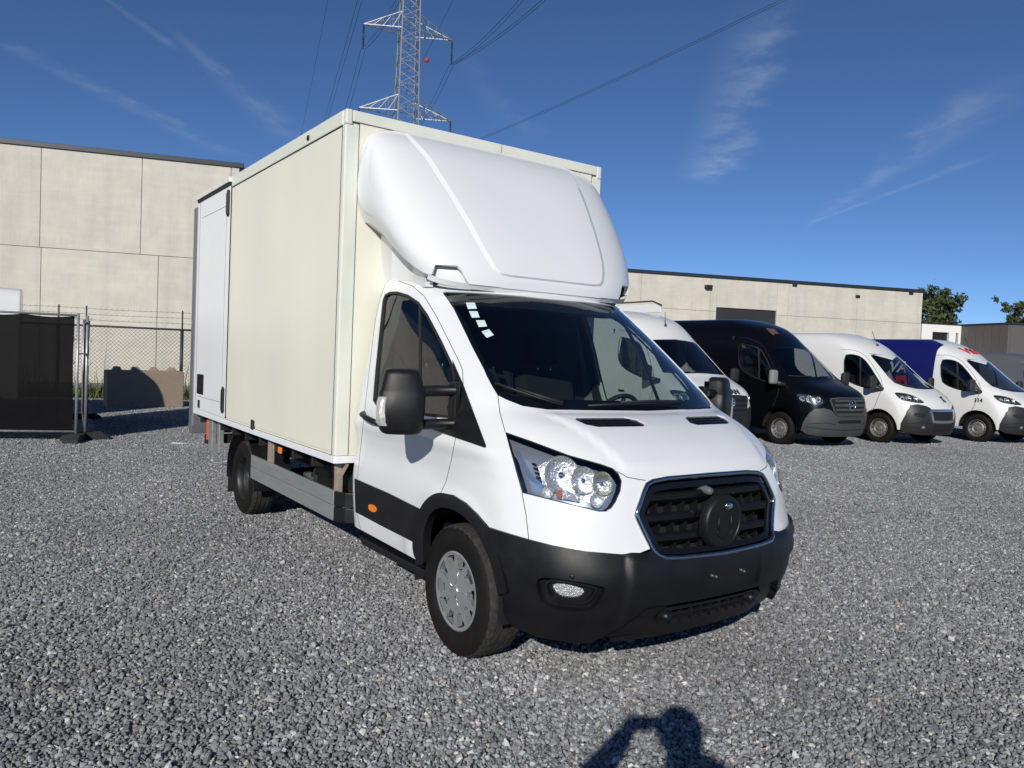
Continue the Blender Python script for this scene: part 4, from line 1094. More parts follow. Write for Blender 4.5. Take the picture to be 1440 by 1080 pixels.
# skirt closing the front edge onto the cab roof
us = np.linspace(-low[-1][0] - .012, low[-1][0] + .012, 60); A = [DEF.ev(u, v0)[0] + np.array([-.004, 0, .006]) for u in us]
B_ = [p + np.array([-.022, 0, -.055 if abs(u) < low[0][0] else -.03]) for p, u in zip(A, us)]
b = MB(); b.add([tuple(p) for p in A + B_], [(i, i + 1, 61 + i, 60 + i) for i in range(59)]); b.build('deflector_skirt', WHITE, dfl, True)
# underside and neck down to the cab roof
for sgn in (1, -1):
    P = [DEF.ev(u * sgn, v0)[0] for u in np.linspace(low[-1][0] + .012, 1, 40)]
    A, B_, C_ = [], [], []
    for p in P:
        y = p[1]; s_ = -1 if y < 0 else 1
        A.append(tuple(p + np.array([-.004, -s_ * .004, .004])))
        t = min(max((-.55 - p[0]) / .8, 0), 1)
        B_.append((min(p[0] - .05 * (1 - t), p[0]), s_ * min(abs(y) - .05, .80 + .04 * t), p[2] - .015 - .05 * t))
        C_.append((min(p[0] - .05, -.62), s_ * min(abs(y) - .06, .80), 2.03))
    n = len(P); b = MB()
    b.add(A + B_ + C_, [(i, i + 1, n + i + 1, n + i) for i in range(n - 1)] + [(n + i, n + i + 1, 2 * n + i + 1, 2 * n + i) for i in range(n - 1)])
    b.build('deflector_neck', WHITE, dfl, True, autosmooth=60)
    p, n_ = DEF.ev(low[-3][0] * sgn, low[-3][1])
    b = MB(); b.lathe([(0, .03), (.02, .028), (.028, .01), (.03, -.03)], 16, 'z', Matrix.Translation((p[0] - .09, p[1] * .96, 2.10))); b.build('roof_lamp', PLASTIC, dfl, True)

# ---- cargo box
X0, X1, HW, Z0, Z1 = -1.370, -5.372, 1.115, .852, 3.200
b = MB(); b.box((X0 - .012, -HW + .012, Z0 + .02), (X1 + .02, HW - .012, Z1 - .012)); boxp = b.build('cargo_box', CREAM, van)
def sheet(name, f, nx, nz, m, parent, amp=0.0, rngs=None):
    """flat panel with a slight unevenness of glued sandwich board"""
    vs_, fs = [], []
    ph = rng.uniform(0, 6.28, 6)
    for i in range(nx + 1):
        for j in range(nz + 1):
            a, c = i / nx, j / nz
            e = math.sin(PI * a) ** .5 * math.sin(PI * c) ** .5 if 0 < a < 1 and 0 < c < 1 else 0
            d = amp * e * (math.sin(5 * a + ph[0] + 2 * c) + .8 * math.sin(9 * a - 3 * c + ph[1]) + .6 * math.sin(4 * c + ph[2] + 3 * a) + .5 * math.sin(15 * a + 5 * c + ph[3]) + .4 * math.sin(11 * c + 6 * a + ph[4]))
            vs_.append(f(a, c, d))
    for i in range(nx):
        for j in range(nz): fs.append((i * (nz + 1) + j, (i + 1) * (nz + 1) + j, (i + 1) * (nz + 1) + j + 1, i * (nz + 1) + j + 1))
    b = MB(); b.add(vs_, fs); return b.build(name, m, parent, True)
XD = -4.085
for s_ in (-1, 1):
    xe = XD if s_ < 0 else X1 + .09
    sheet('side_panel', lambda a, c, d: (X0 - .055 + (xe - X0 + .055) * a, s_ * (HW - .006 + d), Z0 + .07 + (Z1 - .095 - Z0 - .07) * c), 60, 40, CREAM, boxp, .0058)
    b = MB(); b.box((X0 - .052, s_ * HW, Z0 + .052), (X0 - .002, s_ * (HW - .02), Z1 - .10)); b.build('corner_profile', CREAMT, boxp, bevel=.006)
    b = MB(); b.box((X0 - .05, s_ * (HW + .003), Z1 - .098), (XD + .012 if s_ < 0 else X1, s_ * (HW - .02), Z1)); b.build('roof_rail', CREAMT, boxp, bevel=.006)
    b = MB(); b.box((X0 - .004, s_ * (HW + .004), Z0), (X1 + .002, s_ * (HW - .03), Z0 + .05)); b.build('floor_rail', DOORW, boxp, bevel=.004)
    b = MB(); b.box((X0 + .004, s_ * (HW - .004), Z0 + .052), (X0 - .02, s_ * (HW - .095), Z1 - .10)); b.build('corner_profile', CREAMT, boxp, bevel=.004)
    b = MB(); b.box((X0 + .006, s_ * HW, Z1 - .098), (X0 - .048, s_ * (HW - .048), Z1 + .002)); b.build('corner_cap', CREAMT, boxp, bevel=.01)
b = MB(); b.box((X0 + .005, -HW + .05, Z1 - .075), (X0 - .05, HW - .05, Z1)); b.build('front_roof_rail', CREAMT, boxp, bevel=.006)
b = MB(); b.box((X0 + .004, -HW + .01, Z0), (X0 - .05, HW - .01, Z0 + .05)); b.build('front_floor_rail', DOORW, boxp, bevel=.004)
sheet('front_panel', lambda a, c, d: (X0 - .004 + d, -HW + .098 + (2 * HW - .196) * a, Z0 + .052 + (Z1 - .077 - Z0 - .052) * c), 20, 20, CREAM, boxp, .001)
b = MB(); b.box((X0 - .04, -HW + .03, Z1 - .004), (X1 + .02, HW - .03, Z1 + .004)); b.build('box_roof', DOORW, boxp)
b = MB(); b.box((X0 + .0065, .118, Z1 - .075), (X0 + .004, .121, Z1)); b.build('rail_joint', SEAL, boxp)
# black joints beside the corner profiles
b = MB()
for s_ in (-1, 1):
    b.box((X0 - .003, s_ * (HW - .0975), Z0 + .052), (X0 + .0005, s_ * (HW - .0945), Z1 - .075))
    b.box((X0 - .053, s_ * (HW + .0005), Z0 + .052), (X0 - .056, s_ * (HW - .004), Z1 - .1))
    b.box((X0 - .05, s_ * (HW + .0008), Z1 - .098), (XD, s_ * (HW - .004), Z1 - .1015))
    b.box((X0 - .05, s_ * (HW + .0008), Z0 + .05), (XD, s_ * (HW - .004), Z0 + .053))
b.box((X0 + .0005, -HW + .05, Z1 - .0765), (X0 - .01, HW - .05, Z1 - .0735))
b.build('panel_joint', SEAL, boxp)
# side door at the rear of the right wall
XA, XB = XD - .01, X1 + .095
b = MB(); b.box((XA, -HW - .004, Z0 + .058), (XB, -HW + .02, Z1 - .075)); sdoor = b.build('side_door', DOORW, boxp, bevel=.006)
b = MB()
b.box((XA - .13, -HW - .0075, Z0 + .20), (XB + .085, -HW - .003, Z1 - .26)); b.build('door_panel', DOORW, sdoor, bevel=.004)
b = MB()
for a, c in (((XA - .126, Z0 + .196), (XA - .130, Z1 - .256)), ((XB + .081, Z0 + .196), (XB + .085, Z1 - .256))): b.box((a[0], -HW - .0055, a[1]), (c[0], -HW - .0035, c[1]))
for z in (Z0 + .197, Z1 - .259): b.box((XA - .126, -HW - .0055, z), (XB + .081, -HW - .0035, z + .004))
b.box((XA + .003, -HW - .003, Z0 + .06), (XA + .011, -HW + .01, Z1 - .08)); b.box((XB - .003, -HW - .003, Z0 + .06), (XB - .010, -HW + .01, Z1 - .08))
b.build('door_seal', SEAL, sdoor)
b = MB(); b.box((XD + .01, -HW - .016, Z1 - .075), (X1 + .01, -HW + .02, Z1 - .052)); b.build('door_gap', SEAL, sdoor)
b = MB(); b.box((XD + .012, -HW - .03, Z1 - .052), (X1 - .0, -HW + .02, Z1 - .002)); b.build('door_rain_rail', CREAMT, boxp, bevel=.005)
for z in (1.08, 2.96):
    b = MB(); b.prism([(XA - .02, z - .11), (XA - .02, z + .11), (XA - .06, z + .13), (XA - .10, z + .09), (XA - .10, z - .09), (XA - .06, z - .13)], -HW - .022, -HW - .003, 'y'); b.build('door_hinge', STEELBLK, sdoor, bevel=.006)
b = MB(); b.box((-5.16, -HW - .022, 1.08), (-4.92, -HW - .005, 1.29)); lk = b.build('door_lock', PLASTIC, sdoor, bevel=.008)
for k in range(4):
    b = MB(); b.box((-5.10 + k * .04, -HW - .027, 1.13), (-5.08 + k * .04, -HW - .02, 1.24)); b.build('lock_bar', STEELBLK, lk)
for x, z in ((-3.19, .93), (-5.10, .965)):
    b = MB(); b.box((x - .03, -HW - .016, z - .035), (x + .03, -HW - .004, z + .05)); b.build('panel_latch', STEELBLK, boxp, bevel=.012)
b = MB(); b.lathe([(0, -.012), (.018, -.01), (.022, 0)], 16, 'y', Matrix.Translation((-2.05, -HW - .002, Z1 - .055))); b.build('roof_rail_lamp', STEELBLK, boxp, True)
b = MB(); b.box((X1 + .09, -HW - .002, Z0 + .05), (X1 - .01, HW + .002, Z1 - .005)); b.build('rear_frame', DOORW, boxp, bevel=.008)
# tail lift
b = MB(); b.box((X1 - .05, -HW - .005, .70), (X1 - .20, HW + .005, 3.10))
tl = b.build('tail_lift_platform', GREYP, van, bevel=.02)
b = MB(); b.prism([(X1 - .06, .62), (X1 - .15, .62), (X1 - .20, .72), (X1 - .05, .72)], -HW - .006, HW + .006, 'y'); b.build('platform_edge', GREYP, tl, bevel=.006)
for y in (-.55, .95):
    b = MB(); b.prism([(-4.93, .83), (-4.78, .83), (-4.80, .50), (-4.90, .50)], y - .012, y + .012, 'y'); b.build('tail_lift_bracket', ALU, van, bevel=.006)
for xa, xb, y in ((-4.62, -4.70, -1.00), (-4.78, -4.93, -1.03)):
    b = MB(); b.prism([(xa, .845), (xb, .845), (xb + .01, .52), (xb + .03, .50), (xa, .50)], y - .03, y + .02, 'y'); b.build('tail_lift_bracket', ALU, van, bevel=.006)
b = MB(); b.box((-4.66, -.95, .74), (-4.25, -.90, .80)); b.build('rear_beam', GALV, van, bevel=.006)
b = MB(); b.box((-4.70, -.90, .44), (-4.35, -.5, .62)); b.build('rear_beam', GALV, van, bevel=.006)
b = MB(); b.box((-5.18, -1.02, .58), (-5.06, -.98, .80)); b.build('warning_flag', REDP, van, bevel=.004)
b = MB(); b.box((-5.34, -1.0, .52), (-5.26, 1.0, .62)); b.build('underrun_bar', STEELBLK, van, bevel=.006)
# chassis
for s_ in (-1, 1):
    b = MB(); b.box((-1.2, s_ * .40, .50), (-5.3, s_ * .46, .70)); b.build('chassis_rail', STEELBLK, van)
for x in np.arange(-1.5, -5.3, -.42):
    b = MB(); b.box((x, -1.05, .755), (x - .05, 1.05, Z0 - .002)); b.build('cross_member', STEELBLK, van)
for y in (-.44, .44):
    b = MB(); b.box((-1.4, y - .06, .702), (-5.3, y + .06, .754)); b.build('sub_frame', STEELBLK, van)
b = MB(); b.lathe([(0, 0), (.12, .01), (.13, .04), (.13, .50), (.12, .53), (0, .54)], 24, 'x', Matrix.Translation((-2.75, -.62, .55))); b.build('air_tank', mat('dark_tank', (.05, .05, .052), .45), van, True, autosmooth=40)
b = MB(); b.box((-2.05, -.82, .40), (-2.45, -.5, .72)); b.build('battery_box', PLASTIC, van, bevel=.02)
b = MB(); b.tube([(-1.3, -.55, .45), (-2.2, -.56, .44), (-2.6, -.60, .46), (-3.2, -.62, .48)], .035, 10); b.build('exhaust_pipe', GALV, van, True)
b = MB(); b.box((-1.75, -.95, .55), (-1.42, -.6, .80)); b.build('spare_housing', DARK, van, bevel=.02)
b = MB(); b.box((-2.62, -1.085, .765), (-2.55, -1.07, .815)); b.build('side_marker', ORANGE, van, bevel=.004)
# side guard
for s_ in (-1, 1):
    sg = part_empty('side_guard', van)
    for z in (.452, .556):
        b = MB(); b.box((-3.33, s_ * 1.085, z), (-1.44, s_ * 1.062, z + .101)); b.build('guard_plank', ALU, sg, bevel=.005)
        pts = [(-1.438, 1.082), (-1.39, 1.075), (-1.33, 1.045), (-1.29, .99), (-1.27, .93)]
        inn = [(x - .02, y - .02) for x, y in pts[::-1]]
        b = MB(); b.prism([(x, s_ * y) for x, y in pts + inn], z + .002, z + .099, 'z'); b.build('guard_end', PLASTIC, sg, bevel=.004)
    for x in (-2.92, -1.47):
        b = MB(); b.box((x - .03, s_ * 1.06, .46), (x + .03, s_ * 1.02, Z0 - .002)); b.prism([(x + .03, Z0 - .005), (x + .13, Z0 - .005), (x + .03, Z0 - .10)], s_ * 1.02, s_ * 1.026, 'y'); b.build('guard_post', TANPOST, sg, bevel=.003)
b = MB(); b.prism([(-1.28, .84), (-1.40, .84), (-1.28, .55)], -.95, -.80, 'y'); b.build('splash_plate', PLASTIC, van)
# ================================================================== BUILDINGS, FENCES, PYLON
CONC = mat('concrete_panel', (0.56, 0.525, 0.45), 0.85, var=0.09, vscale=.9, bump=0.25, bscale=14, obj_var=0.035, dirt=0.45, dirt_col=(0.36, 0.335, 0.28), dscale=.8)
def concrete_detail(m):
    """rain streaks down the panels and faint casting bands"""
    nt = m.node_tree; L = nt.links; b = nt.nodes['Principled BSDF']
    src = b.inputs['Base Color'].links[0].from_socket
    tc = nt.nodes.new('ShaderNodeTexCoord'); cur = src
    for sc_, lo, hi, v in (((1.0, 1.0, .05), .50, .75, .90), ((.25, .25, 3.0), .48, .8, 1.08), ((7, 7, .7), .5, .8, .93)):
        mp = nt.nodes.new('ShaderNodeMapping'); mp.inputs['Scale'].default_value = sc_; L.new(tc.outputs['Object'], mp.inputs[0])
        nz = nt.nodes.new('ShaderNodeTexNoise'); nz.inputs['Scale'].default_value = 2.2; nz.inputs['Detail'].default_value = 6; L.new(mp.outputs[0], nz.inputs['Vector'])
        mr = nt.nodes.new('ShaderNodeMapRange'); L.new(nz.outputs[0], mr.inputs[0]); mr.inputs[1].default_value = lo; mr.inputs[2].default_value = hi; mr.inputs[3].default_value = 1.0; mr.inputs[4].default_value = v
        h = nt.nodes.new('ShaderNodeHueSaturation'); L.new(cur, h.inputs['Color']); L.new(mr.outputs[0], h.inputs['Value']); cur = h.outputs[0]
    L.new(cur, b.inputs['Base Color'])
concrete_detail(CONC)
COPE = mat('coping_metal', (0.03, 0.033, 0.04), 0.45, metal=0.3, var=.1)
JOINT = mat('joint_dark', (0.30, 0.27, 0.23), 0.9)
def wall_frame(px, py, dist, deg):
    """point on the wall at pixel column px, dist metres away in plan; returns origin on the ground, along, normal"""
    d = pix_ray(px, py); h = d[:2] / np.linalg.norm(d[:2]); o = CAM_POS[:2] + h * dist
    a = np.array([math.cos(R(deg)), math.sin(R(deg)), 0]); n = np.array([a[1], -a[0], 0])
    return np.array([o[0], o[1], 0.0]), a, n
def wall_coord(px, py, fr):
    p = at_wall(px, py, fr[0], fr[2]); return (p - fr[0]) @ fr[1], p[2]
def panel_building(name, label, fr, s0, s1, top, depth, vj, hj, openings=(), cope=.28):
    """hall front of precast panels: vj vertical joints (along), hj height of the level joint"""
    rz = math.atan2(fr[1][1], fr[1][0])
    t = thing(name, label, 'building', tuple(fr[0]), rz)       # local x along the front, local -y faces out
    b = MB(); b.box((s0, .10, 0), (s1, depth, top - .02)); b.build('core', JOINT, t)
    rows = [(0.02, hj), (hj, top - .06)]; g = .007
    for r, (z0, z1) in enumerate(rows):
        xs = [s0] + [x for x in vj[r] if s0 < x < s1] + [s1]
        for a, c in zip(xs[:-1], xs[1:]):
            rects = [(a, c, z0, z1)]
            for (ox0, ox1, oz0, oz1) in openings:
                new = []
                for (ra, rc, r0, r1) in rects:
                    if ox0 >= rc or ox1 <= ra or oz0 >= r1 or oz1 <= r0: new.append((ra, rc, r0, r1)); continue
                    if ra < ox0: new.append((ra, ox0, r0, r1))
                    if rc > ox1: new.append((ox1, rc, r0, r1))
                    if r1 > oz1: new.append((max(ra, ox0), min(rc, ox1), oz1, r1))
                    if r0 < oz0: new.append((max(ra, ox0), min(rc, ox1), r0, oz0))
                rects = new
            for (ra, rc, r0, r1) in rects:
                b = MB(); b.box((ra + g, 0, r0 + g), (rc - g, .12, r1 - g)); b.build('concrete_panel', CONC, t, bevel=.012)
    b = MB(); b.box((s1 - .002, .12, 0), (s1 + .10, depth, top - .06)); b.build('side_wall', CONC, t)
    b = MB(); b.box((s0 - .05, -.06, top - .08), (s1 + .14, .30, top - .08 + cope)); b.box((s1 - .05, .30, top - .08), (s1 + .14, depth, top - .08 + cope)); b.build('coping', COPE, t, bevel=.01)
    b = MB(); b.box((s0, .3, top - .06), (s1, depth, top - .03)); b.build('roof', COPE, t)
    return t
# left hall
FL = wall_frame(200, 500, 30.5, 71.5)
sR, zR = wall_coord(337, 233, FL); zT = wall_coord(100, 205, FL)[1]
vj = [wall_coord(x, 400, FL)[0] for x in (57, 222)]; vt = [wall_coord(x, 280, FL)[0] for x in (57, 199, 324)]
hj = wall_coord(130, 353, FL)[1]
hallL = panel_building('concrete_hall', 'tall beige concrete panel hall behind the black screened fence', FL, vj[0] - 36, sR, zR, 30,
                       [[vj[0] - 24, vj[0] - 16, vj[0] - 8] + vj, [vj[0] - 24, vj[0] - 16, vj[0] - 8] + vt], hj, cope=.17)
# taller wing of the same hall further along, out of frame to the left; the cab door window mirrors it
FT = (FL[0] + FL[2] * .6, FL[1], FL[2])
panel_building('concrete_hall', 'taller beige concrete wing further along the hall, mirrored in the cab door window', FT, vj[0] - 60, vj[0] - 9.5, 14.0, 20, [[vj[0] - q for q in (52, 44, 36, 28, 20)]] * 2, 7.0, cope=.17)
# right hall
FR = wall_frame(1100, 500, 54.0, 68.2)
s1_, z1_ = wall_coord(1298, 411, FR)
zt = wall_coord(1000, 388.5, FR)[1]
vjr = [wall_coord(x, 440, FR)[0] for x in (900, 955, 998, 1108, 1205)]
hjr = wall_coord(1150, 446.5, FR)[1]
ox0, oz1 = wall_coord(1007.5, 432, FR); ox1 = wall_coord(1092, 437, FR)[0]
hallR = panel_building('concrete_hall', 'long lower beige concrete hall with a dark roller door, behind the parked vans', FR, vjr[0] - 14, s1_, (z1_ + zt) / 2, 24,
                       [vjr[:1] + vjr[2:], vjr[:1] + vjr[2:]], hjr, [(ox0, ox1, 0, oz1)], cope=.22)
b = MB(); nsl = 12
for k in range(nsl):
    b = MB(); b.box((ox0, .34, oz1 * k / nsl + .008), (ox1, .40, oz1 * (k + 1) / nsl - .008)); b.build('roller_slat', mat('roller_door', (.035, .036, .04), .5, metal=.2, obj_var=.06), hallR)
b = MB(); b.box((ox0, .10, 0), (ox1, .11, oz1)); dk = b.build('door_recess', mat('roller_door_dark', (.03, .031, .034), .6), hallR)
def wall_bit(fr, t, name, px, py, w, h, d, m):
    s, z = wall_coord(px, py, fr); b = MB(); b.box((s - w / 2, -d, z - h / 2), (s + w / 2, .01, z + h / 2)); b.build(name, m, t, bevel=.02)
wall_bit(FR, hallR, 'wall_lamp', 995, 403.5, .45, .22, .30, STEELBLK)
wall_bit(FR, hallR, 'wall_vent', 1117.5, 401, .34, .20, .06, STEELBLK)
wall_bit(FR, hallR, 'wall_vent', 1206, 417, .34, .20, .06, STEELBLK)
wall_bit(FR, hallR, 'wall_vent', 1281, 412.5, .34, .20, .06, STEELBLK)
# office: white block with windows
FO = wall_frame(1325, 500, 62.0, 66)
a0 = wall_coord(1296, 470, FO)[0]; a1, zo = wall_coord(1352, 458, FO)
off = thing('office_block', 'low white office block with a wide window beside the long hall', 'building', tuple(FO[0]), R(66))
OFFW = mat('white_render', (.72, .71, .67), .8, var=.03)
w0, wz1 = wall_coord(1311.5, 466.5, FO); w1, wz0 = wall_coord(1334, 478.5, FO); q0, qz1 = wall_coord(1344.5, 466, FO); q1 = wall_coord(1348, 466, FO)[0]
for (c0, c1, z0, z1) in [(a0, a1, wz1, zo), (a0, a1, 0, wz0 - .4), (a0, w0, wz0 - .4, wz1), (w1, q0, wz0 - .4, wz1), (q1, a1, wz0 - .4, wz1)]:
    b = MB(); b.box((c0, 0, z0), (c1, .25, z1)); b.build('wall', OFFW, off)
b = MB(); b.box((a0, .4, 0), (a1, 9, zo - .05)); b.build('core', JOINT, off)
b = MB(); b.box((a0 - .05, -.05, zo), (a1 + .05, 9, zo + .08)); b.build('roof_edge', COPE, off)
OG = mat('dark_window', (.02, .022, .026), .08)
for (c0, c1) in ((w0, w1), (q0, q1)):
    b = MB(); b.box((c0, .18, wz0 - .4), (c1, .22, wz1)); wd = b.build('window', OG, off)
    k = 4 if c1 - c0 > 1 else 1
    for i in range(1, k):
        b = MB(); x = c0 + (c1 - c0) * i / k; b.box((x - .03, .14, wz0 - .4), (x + .03, .19, wz1)); b.build('mullion', STEELBLK, wd)
# dark grey annex standing forward of the office
GP = mat('anthracite_cladding', (.105, .095, .09), .6, var=.06, vscale=2, obj_var=.05)
pA = FO[0] + FO[1] * a1
d2 = pix_ray(1418, 470); n2 = np.array([FO[1][0], FO[1][1], 0])
tt = ((pA - CAM_POS) @ n2) / (d2 @ n2); pB = CAM_POS + d2 * tt
dep = (pB - pA) @ np.array([FO[2][0], FO[2][1], 0])
zA = at_wall(1352, 458.5, pA, n2)[2]
ann = thing('office_annex', 'dark grey clad annex standing forward of the white office block', 'building', (pA[0], pA[1], 0), R(66))
npn = 6
for i in range(npn):
    b = MB(); b.box((.0, -dep * i / npn, 0), (.15, -dep * (i + 1) / npn + .03, zA)); b.build('cladding_panel', GP, ann)
b = MB(); b.box((.16, 2, 0), (14, -dep + .02, zA - .02)); b.build('core', GP, ann)
b = MB(); b.box((-.03, 2, zA), (14, -dep - .05, zA + .12)); b.build('roof_edge', COPE, ann)
lw = thing('boundary_wall', 'low dark grey wall running on beyond the office annex', 'wall', (pB[0], pB[1], 0), R(66))
zw = at_wall(1432, 471, pB, FO[2])[2]
b = MB(); b.box((.2, .1, 0), (16, .5, zw)); b.build('wall', mat('grey_wall', (.16, .15, .14), .7, var=.05), lw)
b = MB(); b.box((.2, .05, zw), (16, .55, zw + .08)); b.build('wall_cap', COPE, lw)

# ---- chain link fence in front of the left hall
ft = 64.5 + 6.5
FC = wall_frame(200, 500, 23.6, 71)
CH = thing('chain_link_fence', 'dark chain link fence with barbed wire above, in front of the tall hall', 'fence', tuple(FC[0]), R(71))
zr = wall_coord(200, 461.3, FC)[1]
sp = wall_coord(256, 470, FC)[0]; zp = wall_coord(256, 437, FC)[1]; sq = wall_coord(121, 470, FC)[0]; sv = wall_coord(82, 470, FC)[0]
POST = mat('dark_post', (.02, .022, .024), .5)
WIRE = mat('fence_wire', (.05, .055, .055), .5, metal=.4)
for s_ in (sp, sq, sv, sv - 3, sv - 6, sp + 3, sp + 6):
    b = MB(); b.tube([(s_, 0, 0), (s_, 0, zr)], .045, 8); b.tube([(s_, 0, zr), (s_, 0, zp)], .02, 6); b.build('fence_post', POST, CH, True)
sa, sb = sv - 6, sp + 6
b = MB(); b.tube([(sa, 0, zr), (sb, 0, zr)], .03, 8); b.build('top_rail', POST, CH, True)
for k, z in enumerate(np.linspace(zr + .17, zp - .06, 3)):
    b = MB(); P = [(x, 0, z - .02 * math.sin((x - sa) * 1.05) ** 2) for x in np.linspace(sa, sb, 60)]; b.tube(P, .006, 4)
    for x in np.arange(sa, sb, .14): b.tube([(x, -.01, z - .022), (x + .01, .01, z + .018)], .004, 3)
    b.build('barbed_wire', WIRE, CH)
b = MB(); step = .105
for x in np.arange(sa - zr, sb, step):
    for sg in (1, -1):
        x0, x1 = (x, x + zr); z0, z1 = (0.05, zr) if sg > 0 else (zr, .05)
        c0, c1 = max(x0, sa), min(x1, sb)
        if c1 - c0 < .02: continue
        f = lambda q: z0 + (z1 - z0) * (q - x0) / (x1 - x0)
        b.tube([(c0, sg * .004, f(c0)), (c1, sg * .004, f(c1))], .0045, 3, False)
tag(b.build('wire_mesh', WIRE, CH), kind='stuff')

# ---- stacking block of concrete
p0 = at_ground(150, 573.5); p1 = at_ground(258, 573.0)
ang = R(84); L = float(np.linalg.norm(p1 - p0)); ang = math.atan2(p1[1] - p0[1], p1[0] - p0[0])
blk = thing('concrete_block', 'weathered concrete stacking block with studs on top, by the chain link fence', 'concrete block', tuple(p0), ang)
BLKM = mat('old_concrete', (.28, .225, .17), .9, var=.2, vscale=3, bump=.5, bscale=30, dirt=.7, dirt_col=(.12, .09, .065), dscale=3)
Hb = .88
b = MB(); b.box((0, 0, 0), (L, .6, Hb)); b.build('block_body', BLKM, blk, bevel=.025)
for k in range(4):
    x = L * (.14 + .24 * k); b = MB()
    b.add([(x - .11, .2, Hb), (x + .11, .2, Hb), (x + .11, .42, Hb), (x - .11, .42, Hb), (x - .06, .25, Hb + .09), (x + .06, .25, Hb + .09), (x + .06, .37, Hb + .09), (x - .06, .37, Hb + .09)], [(0, 1, 5, 4), (1, 2, 6, 5), (2, 3, 7, 6), (3, 0, 4, 7), (4, 5, 6, 7)])
    b.build('stud', BLKM, blk, bevel=.015)

# ---- mobile site fence with black screen cloth
CLOTH = mat('black_mesh_cloth', (.0055, .0055, .006), .9, spec=.12, var=.3, vscale=3, bump=.25, bscale=400)
_nt = CLOTH.node_tree; _b = _nt.nodes['Principled BSDF']; _o = _nt.nodes['Material Output']; _t = _nt.nodes.new('ShaderNodeBsdfTransparent'); _m = _nt.nodes.new('ShaderNodeMixShader')
_m.inputs[0].default_value = .016; _nt.links.new(_b.outputs[0], _m.inputs[1]); _nt.links.new(_t.outputs[0], _m.inputs[2]); _nt.links.new(_m.outputs[0], _o.inputs[0])   # open weave
def site_fence(name, label, p, ang, W, H, left=False):
    t = thing(name, label, 'fence', (p[0], p[1], 0), ang)
    # local x runs from the post at the origin away along the fence
    b = MB(); b.tube([(0, 0, .08), (0, 0, H)], .021, 10); b.build('post', GALV, t, True)
    b = MB(); b.tube([(W, 0, .08), (W, 0, H)], .021, 10); b.build('post', GALV, t, True)
    for z in (.16, H - .03):
        b = MB(); b.tube([(0, 0, z), (W, 0, z)], .018, 8); b.build('rail', GALV, t, True)
    vs_, fs = [], []; nx, nz = 40, 24
    for i in range(nx + 1):
        for j in range(nz + 1):
            a, c = i / nx, j / nz
            d = .06 * math.sin(7 * a + 2 * c) * c * (1 - c) * 2 + .025 * math.sin(16 * a - 9 * c + 1) + .012 * math.sin(33 * a + 14 * c) * c
            sag = .03 * abs(math.sin(PI * a * 5)) * c
            vs_.append((.06 + (W - .10) * a, -.03 + d * .6, .16 + (H - .20) * c - sag))
    for i in range(nx):
        for j in range(nz): fs.append((i * (nz + 1) + j, (i + 1) * (nz + 1) + j, (i + 1) * (nz + 1) + j + 1, i * (nz + 1) + j + 1))
    b = MB(); b.add(vs_, fs); cl_ = b.build('screen_cloth', CLOTH, t, True)
    for q in (.06, W * .36, W * .7, W - .05):
        for z in (H - .05, .22):
            b = MB(); b.lathe([(.010, 0), (.020, .004), (.020, -.004), (.010, 0)], 10, 'y', Matrix.Translation((q, -.06, z))); b.build('eyelet', GALV, cl_, True)
    for z in np.linspace(.5, H - .4, 4):
        b = MB(); b.lathe([(.010, 0), (.020, .004), (.020, -.004), (.010, 0)], 10, 'y', Matrix.Translation((.07, -.06, z))); b.build('eyelet', GALV, cl_, True)
    for x in (0, W):
        b = MB(); b.prism([(-.36, 0), (.36, 0), (.33, .07), (.22, .13), (-.22, .13), (-.33, .07)], x - .11, x + .11, 'x'); b.build('rubber_foot', mat('foot_rubber', (.02, .02, .02), .85, var=.3, bump=.3, bscale=60), t, bevel=.012)
    return t
pf = at_ground(106.5, 621.5)
dirL = R(71 + 180)
top = at_wall(112, 441, pf, (math.sin(R(71)), -math.cos(R(71)), 0))[2]
site_fence('site_fence', 'mobile site fence panel with taut black screen cloth beside the box van', pf, dirL, 3.5, top)
pf1 = pf + 3.55 * np.array([math.cos(dirL), math.sin(dirL), 0])
site_fence('site_fence', 'further mobile fence panel with black cloth, next along from the panel beside the box van', pf1, dirL, 3.5, top)
pg = at_ground(119.5, 619.0)
vd = pg - CAM_POS; site_fence('site_fence', 'mobile fence panel turned end-on behind the black screened panel', pg, math.atan2(vd[1], vd[0]) + R(1.0), 3.5, top - .02)
b = MB(); cz = top - .62; b.tube([tuple(pf + np.array([0, 0, cz])), tuple(pg + np.array([0, 0, cz]))], .012, 8)
tag(b.build('fence_clamp', GALV, None, True), 'galvanised clamp joining two posts of the site fence', 'fence clamp')
# pale chip of litter on the gravel
lp = at_ground(257, 625); b = MB(); b.box((-.16, -.035, 0), (.16, .035, .012), rotM((lp[0], lp[1], .012), rz=R(70), ry=R(3)))
tag(b.build('wood_scrap', mat('pale_wood', (.72, .68, .58), .7), None, bevel=.003), 'pale scrap of wood lying on the gravel behind the van', 'scrap')

